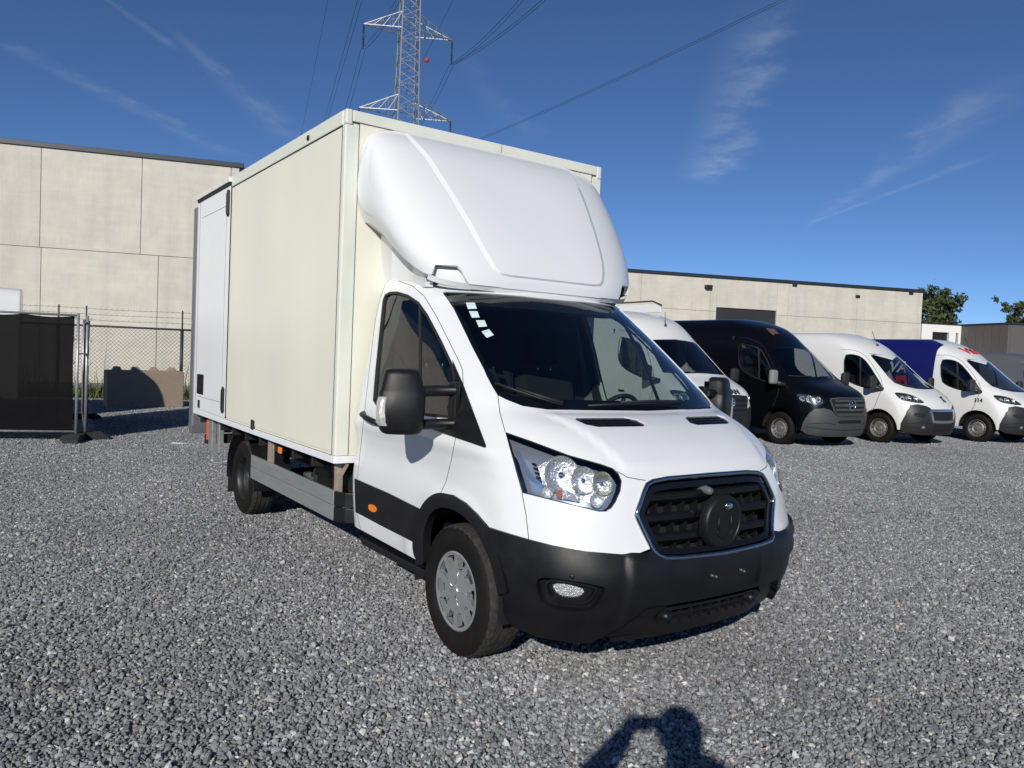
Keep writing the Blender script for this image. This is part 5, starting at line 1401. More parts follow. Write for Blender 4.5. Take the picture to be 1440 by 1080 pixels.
# ---- pylon
PYL = mat('pylon_steel', (.27, .28, .29), .5, metal=.5, obj_var=.1)
INS = mat('insulator', (.03, .035, .04), .35)
pc = np.array([-63.6, 30.42]); phi = R(75.2)
py = thing('lattice_pylon', 'grey steel lattice power pylon rising behind the cargo box', 'pylon', (pc[0], pc[1], 0), phi)
def hwid(z): return lerp(z, [0, 12, 22, 25, 40], [3.6, 1.75, 1.02, .95, .72])
def bar(P, Q, w, name='brace'):
    b = MB(); b.tube([P, Q], w, 4); return b.build(name, PYL, py)
ZT = 41
zs = [0]
while zs[-1] < ZT: zs.append(zs[-1] + max(1.0, hwid(zs[-1]) * 1.15))
corners = [(1, 1), (1, -1), (-1, -1), (-1, 1)]
for cx, cy in corners:
    b = MB(); b.tube([(cx * hwid(z), cy * hwid(z), z) for z in zs], .085, 4); b.build('leg', PYL, py)
for i in range(len(zs) - 1):
    for q in range(4):
        (ax, ay), (bx, by) = corners[q], corners[(q + 1) % 4]
        a, c = hwid(zs[i]), hwid(zs[i + 1])
        if zs[i + 1] < 17 and q > 1: continue
        bar((ax * a, ay * a, zs[i]), (bx * c, by * c, zs[i + 1]), .04)
        if i % 2 == 0: bar((bx * a, by * a, zs[i]), (ax * c, ay * c, zs[i + 1]), .035)
    if i % 2 == 0:
        for q in range(4):
            (ax, ay), (bx, by) = corners[q], corners[(q + 1) % 4]; a = hwid(zs[i]); bar((ax * a, ay * a, zs[i]), (bx * a, by * a, zs[i]), .03)
for za, La in ((31.8, 4.25), (24.1, 4.41), (39.0, 3.6)):
    for sx in (-1, 1):
        w = hwid(za); tip = (sx * La, 0, za); n = 4
        for sy in (-1, 1):
            bar((sx * w, sy * w, za), tip, .06, 'arm_chord'); bar((sx * hwid(za + 1.5), sy * hwid(za + 1.5), za + 1.5), tip, .05, 'arm_chord')
            for k in range(n):
                t0, t1 = k / n, (k + 1) / n
                lo = lambda t: (sx * (w + (La - w) * t), sy * w * (1 - t), za); hi = lambda t: (sx * (w + (La - w) * t), sy * w * (1 - t), za + 1.5 * (1 - t))
                if k < n - 1: bar(lo(t1), hi(t0), .028); bar(lo(t1), hi(t1), .024)
        for k in range(1, n): bar((sx * (w + (La - w) * k / n), -w * (1 - k / n), za), (sx * (w + (La - w) * k / n), w * (1 - k / n), za), .024)
        b = MB(); b.tube([(sx * La, 0, za), (sx * La, 0, za - 2.3)], .05, 6)
        for k in range(14): b.lathe([(.04, 0), (.11, .02), (.11, .04), (.04, .06)], 8, 'z', Matrix.Translation((sx * La, 0, za - .3 - k * .13)))
        b.build('insulator_string', INS, py, True)
# ---- conductors
WIREM = mat('conductor', (.025, .026, .03), .5, metal=.3)
def world_py(p):
    c, q = math.cos(phi), math.sin(phi); return np.array([pc[0] + c * p[0] - q * p[1], pc[1] + q * p[0] + c * p[1], p[2]])
def wire(A, B, label, sag=.6, ext=0.0, r=.017, pair=0.0):
    A, B = np.array(A), np.array(B); d = (B - A); B = B + d * ext
    t = thing('power_line', label, 'power line', tuple(A), 0, 'power lines in the sky')
    for k in ((-1, 1) if pair else (0,)):
        off = np.cross(d / np.linalg.norm(d), [0, 0, 1]) * pair * k
        P = [tuple((B - A) * s_ + off + np.array([0, 0, -sag * 4 * s_ * (1 - s_)])) for s_ in np.linspace(0, 1, 24)]
        b = MB(); b.tube(P, r, 5); b.build('cable', WIREM, t, True)
    return t
up = lambda px, py_, z: at_plane(px, py_, 2, z)
rt, lt = world_py((4.25, 0, 29.45)), world_py((-4.25, 0, 29.45)); rl, ll = world_py((4.41, 0, 21.75)), world_py((-4.41, 0, 21.75))
wire(rt, up(727, 0, 29.0), 'dark twin cable strung from the upper right insulator of the pylon', ext=.25, pair=.16)
wire(rt, up(757, 0, 29.0), 'dark twin cable leaving the upper right insulator at a wider angle', ext=.25, pair=.14)
wire(lt, up(556, 0, 29.4), 'dark twin cable strung from the upper left insulator of the pylon', ext=.3, pair=.16)
wire(rt, up(597, 158, 28.0), 'twin cable running back from the upper right insulator of the pylon', ext=.6, pair=.2)
wire(lt, up(484, 160, 28.5), 'twin cable running back from the upper left insulator of the pylon', ext=.6, pair=.2)
wire(up(1105, -2, 17.0), up(677, 190, 17.0), 'dark twin cable slanting across the open sky above the van roof fairing', sag=.3, ext=.35, r=.009, pair=.09)
wire(up(506, 0, 24.0), up(455, 178, 24.0), 'dark twin cable crossing the sky to the left of the pylon', sag=.2, ext=.3, r=.014, pair=.14)
wire(up(461, 0, 26.0), up(424, 185, 26.0), 'thin single cable crossing the sky, farthest from the pylon', sag=.2, ext=.3, r=.013)
wire(up(640, -6, 31.5), up(560, 150, 31.5), 'thin earth cable carrying the red marker ball', sag=.2, ext=.2, r=.014)
bp = up(600, 84.5, 31.35)
b = MB(); b.lathe([(0.001, -.24), (.12, -.21), (.21, -.12), (.24, 0), (.21, .12), (.12, .21), (.001, .24)], 20, 'z', Matrix.Translation(bp)); b.tube([tuple(bp + np.array([-.3, .3, .02])), tuple(bp + np.array([.3, -.3, .02]))], .04, 6)
tag(b.build('marker_ball', mat('marker_red', (.75, .05, .03), .4), None, True), 'red marker ball on the cable beside the pylon', 'marker ball')

# ---- trees beyond the halls
LEAF = mat('tree_leaf', (.055, .075, .025), .7, var=.5, vscale=.8, obj_var=.0)
BARK = mat('tree_bark', (.09, .07, .05), .9, var=.3)
def tree(name, label, base, crowns, trunk_top, seed, n=2600, leaf=.22):
    r = np.random.default_rng(seed); t = thing(name, label, 'tree', tuple(base))
    b = MB(); tt = np.array(trunk_top); b.tube([(0, 0, 0), tuple(tt * .5 + np.array([.1, .1, 0])), tuple(tt)], [.28, .2, .12], 8)
    for c, rad in crowns:
        c = np.array(c); mid = tt * .8 + (c - tt) * .45 + r.normal(0, .2, 3); b.tube([tuple(tt * .75), tuple(mid), tuple(c)], [.12, .08, .03], 5)
        for k in range(7):
            e = c + r.normal(0, 1, 3) * rad * .55; b.tube([tuple(c), tuple((c + e) / 2 + r.normal(0, .1, 3)), tuple(e)], [.03, .02, .01], 4)
    b.build('trunk', BARK, t, True)
    vs_, fs = [], []; tot = sum(rd ** 2 for c, rd in crowns)
    for c, rad in crowns:
        m = int(n * rad ** 2 / tot); cl_ = [np.array(c) + r.normal(0, 1, 3) * np.array([.55, .55, .5]) * rad for _ in range(max(5, m // 45))]
        for k in range(m):
            p = cl_[r.integers(len(cl_))] + r.normal(0, .17, 3) * rad
            a, q = r.normal(0, 1, 3), r.normal(0, 1, 3); a /= np.linalg.norm(a); q -= a * (q @ a); q /= np.linalg.norm(q); s_ = leaf * r.uniform(.6, 1.3); i = len(vs_)
            vs_ += [p - a * s_, p + q * s_ * .5, p + a * s_, p - q * s_ * .5]; fs.append((i, i + 1, i + 2, i + 3))
    mesh_obj('crown', vs_, fs, LEAF, t)
def far_pt(px, py, dist):
    d = pix_ray(px, py); return CAM_POS + d * dist / np.linalg.norm(d[:2])
def px_tree(name, label, px, dist, blobs, seed, n, leaf):
    base = far_pt(px, 500, dist); base[2] = 0
    cr_ = []
    for (bx, by, br) in blobs:
        q = far_pt(bx, by, dist) - base; q += np.append(CF[:2] * rng.uniform(-1, 1) * br / FPX * dist * .6, 0); cr_.append((q, br / FPX * dist))
    tree(name, label, base, cr_, (0, 0, np.mean([c[0][2] for c in cr_]) * .75), seed, n, leaf)
px_tree('broadleaf_tree', 'dark green broadleaf tree showing above the end of the long hall', 1318, 80, [(1308, 425, 17), (1322, 420, 15), (1335, 428, 14), (1316, 440, 17), (1331, 443, 13), (1347, 427, 6), (1300, 450, 16), (1322, 455, 14)], 3, 4200, .20)
px_tree('broadleaf_tree', 'loose yellowish green tree beyond the dark annex', 1440, 78, [(1420, 432, 9), (1436, 434, 12), (1428, 448, 9), (1440, 455, 16), (1424, 462, 8), (1455, 440, 16), (1460, 460, 18)], 5, 2600, .17)
# weeds along the fence foot
b = MB(); r = np.random.default_rng(9); vs_, fs = [], []
for k in range(5200):
    s_ = r.uniform(sa, sb); dy = r.normal(-.25, .22); p = FC[0] + FC[1] * s_ + FC[2] * (-dy - .1); h = r.gamma(2.2, .11) * (.6 + .6 * abs(math.sin(s_ * 1.7)))
    d = r.normal(0, .12, 2); i = len(vs_); w = r.uniform(.008, .03); a = r.uniform(0, PI)
    vs_ += [(p[0] - w * math.cos(a), p[1] - w * math.sin(a), 0), (p[0] + w * math.cos(a), p[1] + w * math.sin(a), 0), (p[0] + d[0] * .5 + w, p[1] + d[1] * .5, h * .6), (p[0] + d[0], p[1] + d[1], h)]
    fs += [(0 + i, 1 + i, 2 + i, 3 + i)]
tag(mesh_obj('weeds', vs_, fs, mat('weed_green', (.07, .10, .025), .7, var=.4, vscale=3)), 'green weeds growing along the foot of the chain link fence', 'weeds', kind='stuff')
# ================================================================== PARKED PANEL VANS
GREYB = mat('grey_bumper', (.055, .056, .058), .55, var=.1, vscale=4)
DKGREY = mat('dark_bumper', (.020, .020, .021), .5, var=.1)
VWHITE = mat('van_white', (.70, .70, .685), .3, coat=.4, var=.015, dirt=.15, dirt_col=(.55, .53, .48), dscale=1.5)
VBLACK = mat('van_black', (.0025, .0028, .004), .22, spec=.28, var=.1)
VBLUE = mat('van_blue', (.007, .009, .10), .3, coat=.5)
VGREY = mat('van_grey', (.10, .105, .11), .35, coat=.4)
VGLASS = glass_mat('van_glass', (.50, .54, .54))
STEELW = mat('steel_wheel', (.30, .30, .30), .4, metal=.6, var=.15, vscale=8, dirt=.5, dirt_col=(.12, .09, .07), dscale=10)

def van_surf(NZ, NX, SZ, SY, H, xr, k_low, k_hood, k_ws, z_hood, z_ws, frame):
    def row(z):
        x0, sy = lerp(z, NZ, NX), lerp(z, SZ, SY)
        w = min(max((z - .7) / .25, 0), 1); k = [a * (1 - w) + b * w for a, b in zip(k_low, k_hood)]
        w = min(max((z - z_hood) / (z_ws - z_hood), 0), 1); k = [a * (1 - w) + b * w for a, b in zip(k, k_ws)]
        fr = [a * (1 - w) + b * w for a, b in zip([0, .22, .44, .62, .76, .87, .945], [0, .235, .47, .665, .81, .905, .962])]
        r_ = [(x0 - a, f * sy * (1.0 if w > 0 else .99), z) for a, f in zip(k, fr)]
        xe = r_[-1][0] - .16; ys = [.982, .995, 1, 1, 1, 1]
        return r_ + [(xe + (xr - xe) * t, sy * f, z) for t, f in zip((0, .12, .26, .45, .72, 1.0), ys)]
    zs = [.24, .32, .40, .48, .56, .64, .72, .80, .88, .96, 1.04, 1.12, 1.20, 1.28, 1.36, 1.44, 1.54, 1.66, 1.78, 1.90, 2.02] + list(np.linspace(2.12, H - .03, 8))
    rows = [row(z) for z in zs]
    L = rows[-1]
    for dz, fy, dx in ((.018, .66, .20), (.028, .33, .30), (.032, 0.0, .34)):
        rows.append([(min(x, L[0][0] - dx) if i < 7 else x, y * fy, H - .03 + dz) for i, (x, y, z) in enumerate(L)])
    return Surf(rows, du=6, dv=4, smooth=4, frame=frame)

def simple_wheel(parent, loc, flip, rimm):
    w = part_empty('wheel', parent, loc)
    if flip: w.rotation_euler = (0, .3, PI)
    b = MB(); b.lathe([(.205, -.10), (.24, -.118), (.30, -.12), (.335, -.105), (.345, -.08), (.347, .08), (.335, .105), (.30, .12), (.205, .10)], 40); b.build('tyre', RUBBER, w, True, autosmooth=50)
    b = MB(); b.lathe([(.212, -.098), (.20, -.104), (.192, -.085), (.180, -.05), (.135, -.085), (.11, -.088), (.09, -.075), (.06, -.075), (.055, -.095), (0, -.098)], 40); rm = b.build('rim', rimm, w, True, autosmooth=35)
    for q in range(14):
        a = 2 * PI * q / 14; b = MB(); b.box((-.016, -.004, -.010), (.016, .006, .010), rotM((.160 * math.cos(a), -.068, .160 * math.sin(a)), ry=-a)); b.build('rim_hole', DARK, rm)
    return w

def parked_van(name, label, frame, S, LP, paint, paint_rear, bumper, H, xr, wb, kind, group='vans parked in a row', detail=True):
    t = thing(name, label, 'van', (frame[0], frame[1], 0), frame[2], group)
    P = lambda l: l
    shell = S.panel('cab_shell', [LP['shell'], LP['screen'], LP['window'], S.mir(LP['window']), LP['lamp'], S.mir(LP['lamp'])], paint, t, rim=.02)
    for f in (P, S.mir):
        S.panel('load_side', [f(LP['load'])], paint_rear, t, rim=.01)
        d = S.panel('window_pane', [f(LP['window'])], VGLASS, t, off=-.01, rim=0)
        S.ribbon('window_seal', f(LP['window']), .022, .002, SEAL, d, off=-.001)
        if 'bar' in LP: S.ribbon('window_bar', LP['bar'] if f is P else [(-u, v) for u, v in LP['bar']], .04, .003, SEAL, d, closed=False, off=-.004)
        S.seam('door_gap', [LP['doorline'] if f is P else [(-u, v) for u, v in LP['doorline']]], SEAL, t, r=.005)
        hl = S.panel('headlamp', [f(LP['lamp'])], mat('lamp_dark', (.10, .11, .12), .2, metal=.6), t, off=-.05, rim=0)
        S.panel('lamp_lens', [f(LP['lamp'])], LENS, hl, off=.002, rim=.02)
        us = [u for u, v in f(LP['lamp'])]; vv = [v for u, v in f(LP['lamp'])]; uc, vc = np.mean(us), np.mean(vv)
        for du_, r in ((-.26, .06), (.06, .075), (.32, .055)):
            p, n = S.ev(uc + du_ * (max(us) - min(us)) * (1 if f is P else -1), vc); ax = (Vector((1, 0, 0)) * .5 + Vector(n) * .5).normalized()
            b = MB(); b.lathe([(r, .004), (r * .85, -.02), (r * .4, -.035), (.001, -.038)], 18, 'x', Matrix.Translation(Vector(p) - Vector(n) * .018) @ ax.to_track_quat('X', 'Z').to_matrix().to_4x4()); b.build('lamp_reflector', REFLECT, hl, True)
    gl = S.panel('windscreen', [LP['screen']], VGLASS, t, off=-.004, rim=0)
    vv = [v for u, v in LP['screen']]; lo, hi = min(vv), max(vv)
    S.panel('windscreen_border', [LP['screen'], [(u * .95, lo + (hi - lo) * (.05 + .88 * (v - lo) / (hi - lo))) for u, v in LP['screen']]], mat('frit_black', (.004, .004, .005), .4), gl, off=-.009, rim=0)
    bm_ = S.panel('bumper', [LP['bumper']], bumper, t, off=.012, rim=.05)
    g = S.panel('grille', [LP['grille']], DARK, bm_, off=.016, rim=.02)
    vv = [v for u, v in LP['grille']]; uu = [u for u, v in LP['grille']]; v0, v1 = min(vv), max(vv)
    if kind == 'star':
        S.ribbon('grille_frame', LP['grille'], .03, .012, bumper, g, off=.014)
        for q in range(4):
            v = v0 + (v1 - v0) * (.14 + .24 * q); w = max(uu) * (.86 - .05 * abs(q - 2))
            S.ribbon('grille_slat', [(u, v) for u in np.linspace(-w, w, 20)], .055, .022, bumper, g, closed=False, off=.016)
        p, n = S.ev(0, v0 + (v1 - v0) * .62); Tm = Matrix.Translation(Vector(p) + Vector(n) * .05)
        b = MB(); b.tube([(0, .105 * math.cos(a), .105 * math.sin(a)) for a in np.linspace(0, 2 * PI, 33)], .012, 8, False, Tm)
        for a in (PI / 2, PI / 2 + 2 * PI / 3, PI / 2 + 4 * PI / 3): b.tube([(0, 0, 0), (0, .1 * math.cos(a), .1 * math.sin(a))], [.03, .006], 6, True, Tm)
        b.build('emblem', CHROME, g, True)
        S.panel('lower_intake', [LP['intake']], DARK, bm_, off=.015, rim=.01)
    else:
        S.ribbon('grille_frame', LP['grille'], .07, .014, mat('satin_chrome', (.55, .56, .57), .22, metal=.9), g, off=.016)
        for q in range(6):
            v = v0 + (v1 - v0) * (.18 + .13 * q); w = max(uu) * .86
            S.ribbon('grille_bar', [(u, v) for u in np.linspace(-w, w, 14)], .016, .010, DKGREY, g, closed=False, off=.016)
        S.panel('lower_intake', [LP['intake']], DARK, bm_, off=.015, rim=.01)
        fg = S.path('f', chaikin([(.58, .72), (.80, .76), (.84, .68), (.70, .64), (.60, .66)], 1), True); fq = S.path('f', chaikin([(.60, .46), (.68, .47), (.68, .40), (.60, .40)], 1), True)
        for l in (fg, S.mir(fg)): S.panel('recess_shade_panel', [l], DARK, bm_, off=.0145, rim=.01)  # flat dark sheet paints the shade of a recess onto the bumper
        for l in (fq, S.mir(fq)): S.panel('fog_lamp', [l], REFLECT, bm_, off=.015, rim=.01)
        p, n = S.ev(*LP['lion']); q = Vector(n).to_track_quat('X', 'Z').to_matrix().to_4x4(); b = MB()
        Tm = Matrix.Translation(Vector(p) + Vector(n) * .008) @ q
        for pts, r in (([(0, -.05, .05), (0, .0, .07), (0, .04, .06)], .016), ([(0, -.01, .06), (0, .0, .0), (0, .03, -.06)], .016), ([(0, 0, .02), (0, -.05, -.02)], .011), ([(0, .01, -.01), (0, -.03, -.08)], .011), ([(0, .03, -.04), (0, .06, -.08)], .011)): b.tube(pts, r, 6, True, Tm)
        b.build('emblem', mat('dark_badge', (.06, .06, .065), .2, metal=.8), t, True)
    for pts in ([(.44, .50), (.60, .545), (.78, .53), (.90, .50)], [(.0, .395), (.40, .40), (.70, .42), (.90, .44)]):
        ln = S.path('f', pts, False, 2)
        for l in (ln, [(-u, v) for u, v in ln]): S.seam('crease_shade_line', [l], DARK, bm_, r=.008, off=.010)  # dark tubes stand in for the shade along bumper creases
    # inside
    b = MB(); b.prism([(-.25, 1.0), (.10, 1.22), (.0, 1.30), (-.22, 1.26), (-.30, 1.1)], -.80, .80, 'y'); b.build('dashboard', INTER, t, bevel=.02)
    b = MB(); Tw = rotM((-.42, .42, 1.24), ry=R(-60)); b.tube([(.19 * math.cos(a), .19 * math.sin(a), 0) for a in np.linspace(0, 2 * PI, 29)], .016, 6, False, Tw); b.tube([(-.19, 0, 0), (.19, 0, 0)], .014, 6, True, Tw); b.build('steering_wheel', INTER, t, True)
    for y in (.45, -.12, -.5):
        b = MB(); b.box((-.08, -.2, -.3), (.06, .2, .62), rotM((-1.15, y, .98), ry=R(-10))); st = b.build('seat', SEATF, t, bevel=.05)
        b = MB(); b.box((-.05, -.12, .68), (.05, .12, .88), rotM((-1.15, y, .98), ry=R(-10))); b.build('headrest', SEATF, st, bevel=.03)
    b = MB(); b.box((-1.45, -.88, .4), (-1.42, .88, H - .42)); b.build('bulkhead', INTER, t)
    b = MB(); b.box((xr + .02, -.93, .42), (.05, .93, .50)); b.build('floor', DARK, t)
    E_ = [S.G[i, -1] for i in range(0, S.nv, 3)]; pr = [(float(p[1]), float(p[2])) for p in E_ if p[2] > .36]
    b = MB(); b.prism([(y * .995, z) for y, z in pr] + [(-y * .995, z) for y, z in pr[::-1]], xr - .02, xr + .02, 'x'); b.build('rear_doors', paint_rear, t, bevel=.01)
    b = MB(); b.box((.1, -.5, .28), (.62, .5, .95)); b.build('engine_light_block', DARK, t)  # same kind of dark light-blocking box inside the nose
    for x in (0, -wb):
        for s_ in (-1, 1):
            simple_wheel(t, (x, s_ * .86, .347), s_ > 0, STEELW)
            if x == 0:
                b = MB(); Pq = [(.43 * math.cos(a), .35 + .43 * math.sin(a)) for a in np.linspace(0, PI, 17)]; n = len(Pq)
                b.add([(p[0], s_ * .97, p[1]) for p in Pq] + [(p[0], s_ * .6, p[1]) for p in Pq], [(i, i + 1, n + i + 1, n + i) for i in range(n - 1)] + [tuple(range(n, 2 * n))]); b.build('wheel_house', DARK, t)
    for s_ in (-1, 1):
        Sx = Matrix.Diagonal((1, -s_, 1, 1)); mi = part_empty('door_mirror', t)
        mx, mz = LP['mirror']
        b = MB(); b.box((mx - .10, -1.30, mz - .14), (mx + .02, -1.10, mz + .16), Sx); b.build('mirror_housing', LP['mirror_mat'] if s_ < 0 else DKGREY, mi, bevel=.05)  # black van: sunlit housing lighter, far one darker, light put into the colour
        b = MB(); b.tube([(mx - .02, -1.14, mz - .10), (mx + .06, -.96, mz - .14)], .05, 8, True, Sx); b.build('mirror_arm', DKGREY, mi, True)
        b = MB(); b.box((mx - .105, -1.27, mz - .10), (mx - .10, -1.13, mz + .12), Sx); b.build('mirror_glass', CHROME, mi)
        b = MB(); b.tube([(-1.02, s_ * 1.03, 1.02), (-.86, s_ * 1.035, 1.02)], .018, 8); b.build('door_handle', DKGREY, t, True)
    for k, wp in enumerate(LP['wiper']):
        b = MB(); b.tube([tuple(S.ev(u, v)[0] + S.ev(u, v)[1] * .015) for u, v in wp], .012, 5); b.build('wiper', SEAL, t, True)
    return t

def build_loops(S, H, xs, A):
    """cut lines shared by vans of one model; A holds the traced outlines"""
    LP = {}
    low = S.path('f', [(0, .34), (.5, .34), (.80, .34), (.88, .34)], False)
    arch = S.path('s', [(.43 * math.cos(a), .35 + .43 * math.sin(a)) for a in np.linspace(0, PI, 25)], False)
    sill = S.path('s', [(-.44, .36), (xs, .36)], False)
    side = S.path('s', [(xs, .36), (xs, 1.2), (xs, H - .35)], False)
    def u_at(v):
        a_, b_ = .25, 1.0
        for _ in range(30):
            m_ = (a_ + b_) / 2
            if S.ev(m_, v)[0][0] > xs: a_ = m_
            else: b_ = m_
        return (a_ + b_) / 2
    top = [(u_at(v), v) for v in np.linspace(side[-1][1], 1.0, 16)[1:]]; u_b = top[-1][0]
    roof = [(u_b * (1 - q), 1.0) for q in np.linspace(0, 1, 14)[1:]]
    h = low + arch + sill[1:] + side[1:] + top + roof; h[0] = (0, h[0][1]); h[-1] = (0, 1.0)
    LP['shell'] = h + [(-u, v) for u, v in h[-2:0:-1]]
    LP['load'] = side + top + [(u_b + (1 - u_b) * q, 1.0) for q in np.linspace(0, 1, 24)[1:]] + [(1.0, v) for v in np.linspace(1, side[0][1], 24)[1:]] + [(1.0 + (side[0][0] - 1) * q, side[0][1]) for q in np.linspace(0, 1, 24)[1:-1]]
    for k in ('window', 'lamp'): LP[k] = S.path('p', A[k], True, 1, step=1.2)
    for k in ('screen', 'bumper', 'grille', 'intake'):
        q = A[k]
        if isinstance(q, tuple): kd, pts = q
        else: kd, pts = 'p', q
        LP[k] = S.sym(kd, pts, 0, 1.5 if kd == 'p' else None)
    LP['doorline'] = S.path('p', A['doorline'], False, 1, step=1.5)
    LP['bar'] = S.path('p', A['bar'], False, 0, step=1.5)
    LP['wiper'] = [S.path('p', q, False, 0, 3) for q in A['wiper']]
    LP['mirror'] = A['mirror']; LP['mirror_mat'] = A['mirror_mat']
    if 'lion' in A: LP['lion'] = S.cast('p', *A['lion'])
    return LP

K1 = [0, .006, .03, .08, .15, .26, .40]
# --- model with the star: black van and its white neighbour
FB = (-6.33, 11.63, R(-3))
SN = dict(NZ=[.24, .32, .45, .60, .75, .90, 1.02, 1.08, 1.14, 1.20, 1.27, 1.33, 1.38, 1.42, 1.50, 1.70, 1.90, 2.05, 2.15, 2.28, 2.40, 2.52, 2.60, 2.65],
          NX=[.88, .93, .965, .98, .975, .95, .92, .89, .83, .73, .58, .44, .33, .26, .16, -.08, -.32, -.50, -.62, -.76, -.90, -1.10, -1.32, -1.55],
          SZ=[.24, .5, .8, 1.0, 1.3, 1.6, 1.9, 2.2, 2.4, 2.52, 2.60, 2.65], SY=[.96, 1.0, 1.01, 1.01, .995, .965, .93, .885, .835, .77, .69, .60])
HB = 2.69
SB = van_surf(**SN, H=HB, xr=-4.9, k_low=K1, k_hood=[0, .006, .025, .07, .15, .27, .42], k_ws=[0, .012, .05, .105, .18, .265, .365], z_hood=1.30, z_ws=1.42, frame=FB)
AB = dict(window=[(1040, 483), (1052, 485), (1066, 489), (1074, 496), (1092, 537), (1088, 540), (1064, 532), (1048, 524), (1039, 514), (1038.5, 498)],
          lamp=[(1117.5, 552.5), (1131, 553), (1146, 556), (1158, 559.5), (1160, 565), (1156, 570), (1143, 568.5), (1130, 566), (1123, 560)],
          screen=[(1152, 531), (1127, 531.5), (1107, 530), (1101, 521), (1090, 504), (1079, 489), (1085, 487), (1100, 486.5), (1118, 486.5)],
          bumper=('f', [(0, .665), (.30, .665), (.45, .70), (.56, .80), (.70, .83), (.84, .81), (.90, .72), (.93, .60), (.945, .50), (.93, .36), (.86, .29), (.6, .26), (0, .26)]),
          grille=('f', [(0, 1.035), (.30, 1.035), (.54, 1.02), (.56, .98), (.50, .80), (.42, .69), (.30, .665), (0, .66)]),
          intake=('f', [(0, .60), (.34, .60), (.40, .56), (.34, .53), (0, .53)]),
          doorline=[(1039, 474), (1055, 476), (1072, 484), (1084, 505), (1096, 536), (1094, 556), (1086, 572)], bar=[(1067, 490), (1067, 532)],
          wiper=[[(1108, 529), (1125, 530), (1140, 530)], [(1150, 531), (1165, 530)]], mirror=(.02, 1.40), mirror_mat=mat('mirror_sunlit_grey', (.22, .22, .215), .5))
LB = build_loops(SB, HB, -1.18, AB)
vanB = parked_van('panel_van', 'black high roof panel van with grey bumper and a round three-pointed badge', FB, SB, LB, VBLACK, VBLACK, GREYB, HB, -4.9, 3.66, 'star')
b = MB(); b.box((-.10, -.14, 0), (.10, .10, .004)); b.box((-.16, .02, 0), (-.10, .08, .004))
o = b.build('tape_patch', mat('brown_patch', (.10, .06, .05), .7), vanB); pp, nn = SB.ev(.10, SB.cast('f', .2, 2.40)[1]); o.matrix_local = Matrix.Translation(Vector(pp) + Vector(nn) * .012) @ Vector(nn).to_track_quat('Z', 'X').to_matrix().to_4x4()
st = at_plane(1032.5, 567.5, 2, .90)
FW = (float(st[0] - 1.02), float(st[1] - .02), R(-3))
LW = dict(LB); LW['mirror_mat'] = DKGREY
vanW = parked_van('panel_van', 'white high roof panel van with dark grille, between the box van and the black van', FW, SB, LW, VWHITE, VWHITE, DKGREY, HB, -4.9, 3.66, 'star')
def lettering(parent, text, size, M, m, name='lettering', shear=0.0, bold=0.0, ext=.003, xs=1.0):
    cu_ = bpy.data.curves.new(name, 'FONT'); cu_.body = text; cu_.size = size; cu_.shear = shear; cu_.offset = bold; cu_.extrude = ext; cu_.align_x = 'CENTER'; cu_.align_y = 'CENTER'
    tmp = bpy.data.objects.new('tmp', cu_); COL.objects.link(tmp); dg = bpy.context.evaluated_depsgraph_get()
    me = bpy.data.meshes.new_from_object(tmp.evaluated_get(dg)); bpy.data.objects.remove(tmp, do_unlink=True)
    me.materials.clear(); me.materials.append(m)
    o = bpy.data.objects.new(name, me); COL.objects.link(o); o.parent = parent; o.matrix_local = M @ Matrix.Diagonal((xs, 1, 1, 1)); return o
def on_skin(S, u, v, off=.012, up=(0, 0, 1), yaw=0):
    p, n = S.ev(u, v); n = Vector(n); up = Vector(up); x = up.cross(n).normalized(); y = n.cross(x)
    return Matrix(((x.x, y.x, n.x, p[0] + n.x * off), (x.y, y.y, n.y, p[1] + n.y * off), (x.z, y.z, n.z, p[2] + n.z * off), (0, 0, 0, 1)))
v_h = SB.cast('f', .2, 1.10)[1]
INK = mat('dark_lettering', (.02, .02, .03), .5)
lettering(vanW, 'RAN', .17, on_skin(SB, *SB.cast('f', -.20, 1.105)), INK, bold=.004)
for col, yy, nm in (((.10, .35, .75), -.36, 'logo_blue'), ((.75, .06, .05), -.28, 'logo_red')):
    b = MB(); b.add([(-.05, -.05, 0), (.03, -.05, 0), (.06, .05, 0), (-.02, .05, 0)], [(0, 1, 2, 3)]); o = b.build(nm, mat(nm, col, .5), vanW); o.matrix_local = on_skin(SB, *SB.cast('f', -yy, 1.105))
b = MB(); b.tube([(0, 0, 0), (-.03, 0, .30)], .006, 6); b.lathe([(.03, 0), (.02, .05), (.001, .06)], 10, 'z'); o = b.build('aerial', SEAL, vanW, True); pp, nn = SB.ev(0, SB.cast('f', 0, 2.36)[1]); o.location = pp
rk = part_empty('roof_rack', vanW, (-3.0, 0, HB - .02))
for s_ in (-1, 1):
    b = MB(); b.box((-1.3, s_ * .62, .04), (1.3, s_ * .66, .24)); b.build('rack_board', VWHITE, rk, bevel=.01)
    b = MB(); b.tube([(-1.3, s_ * .64, .29), (1.0, s_ * .64, .30), (1.35, s_ * .60, .20)], .018, 8); b.build('rack_rail', DKGREY, rk, True)
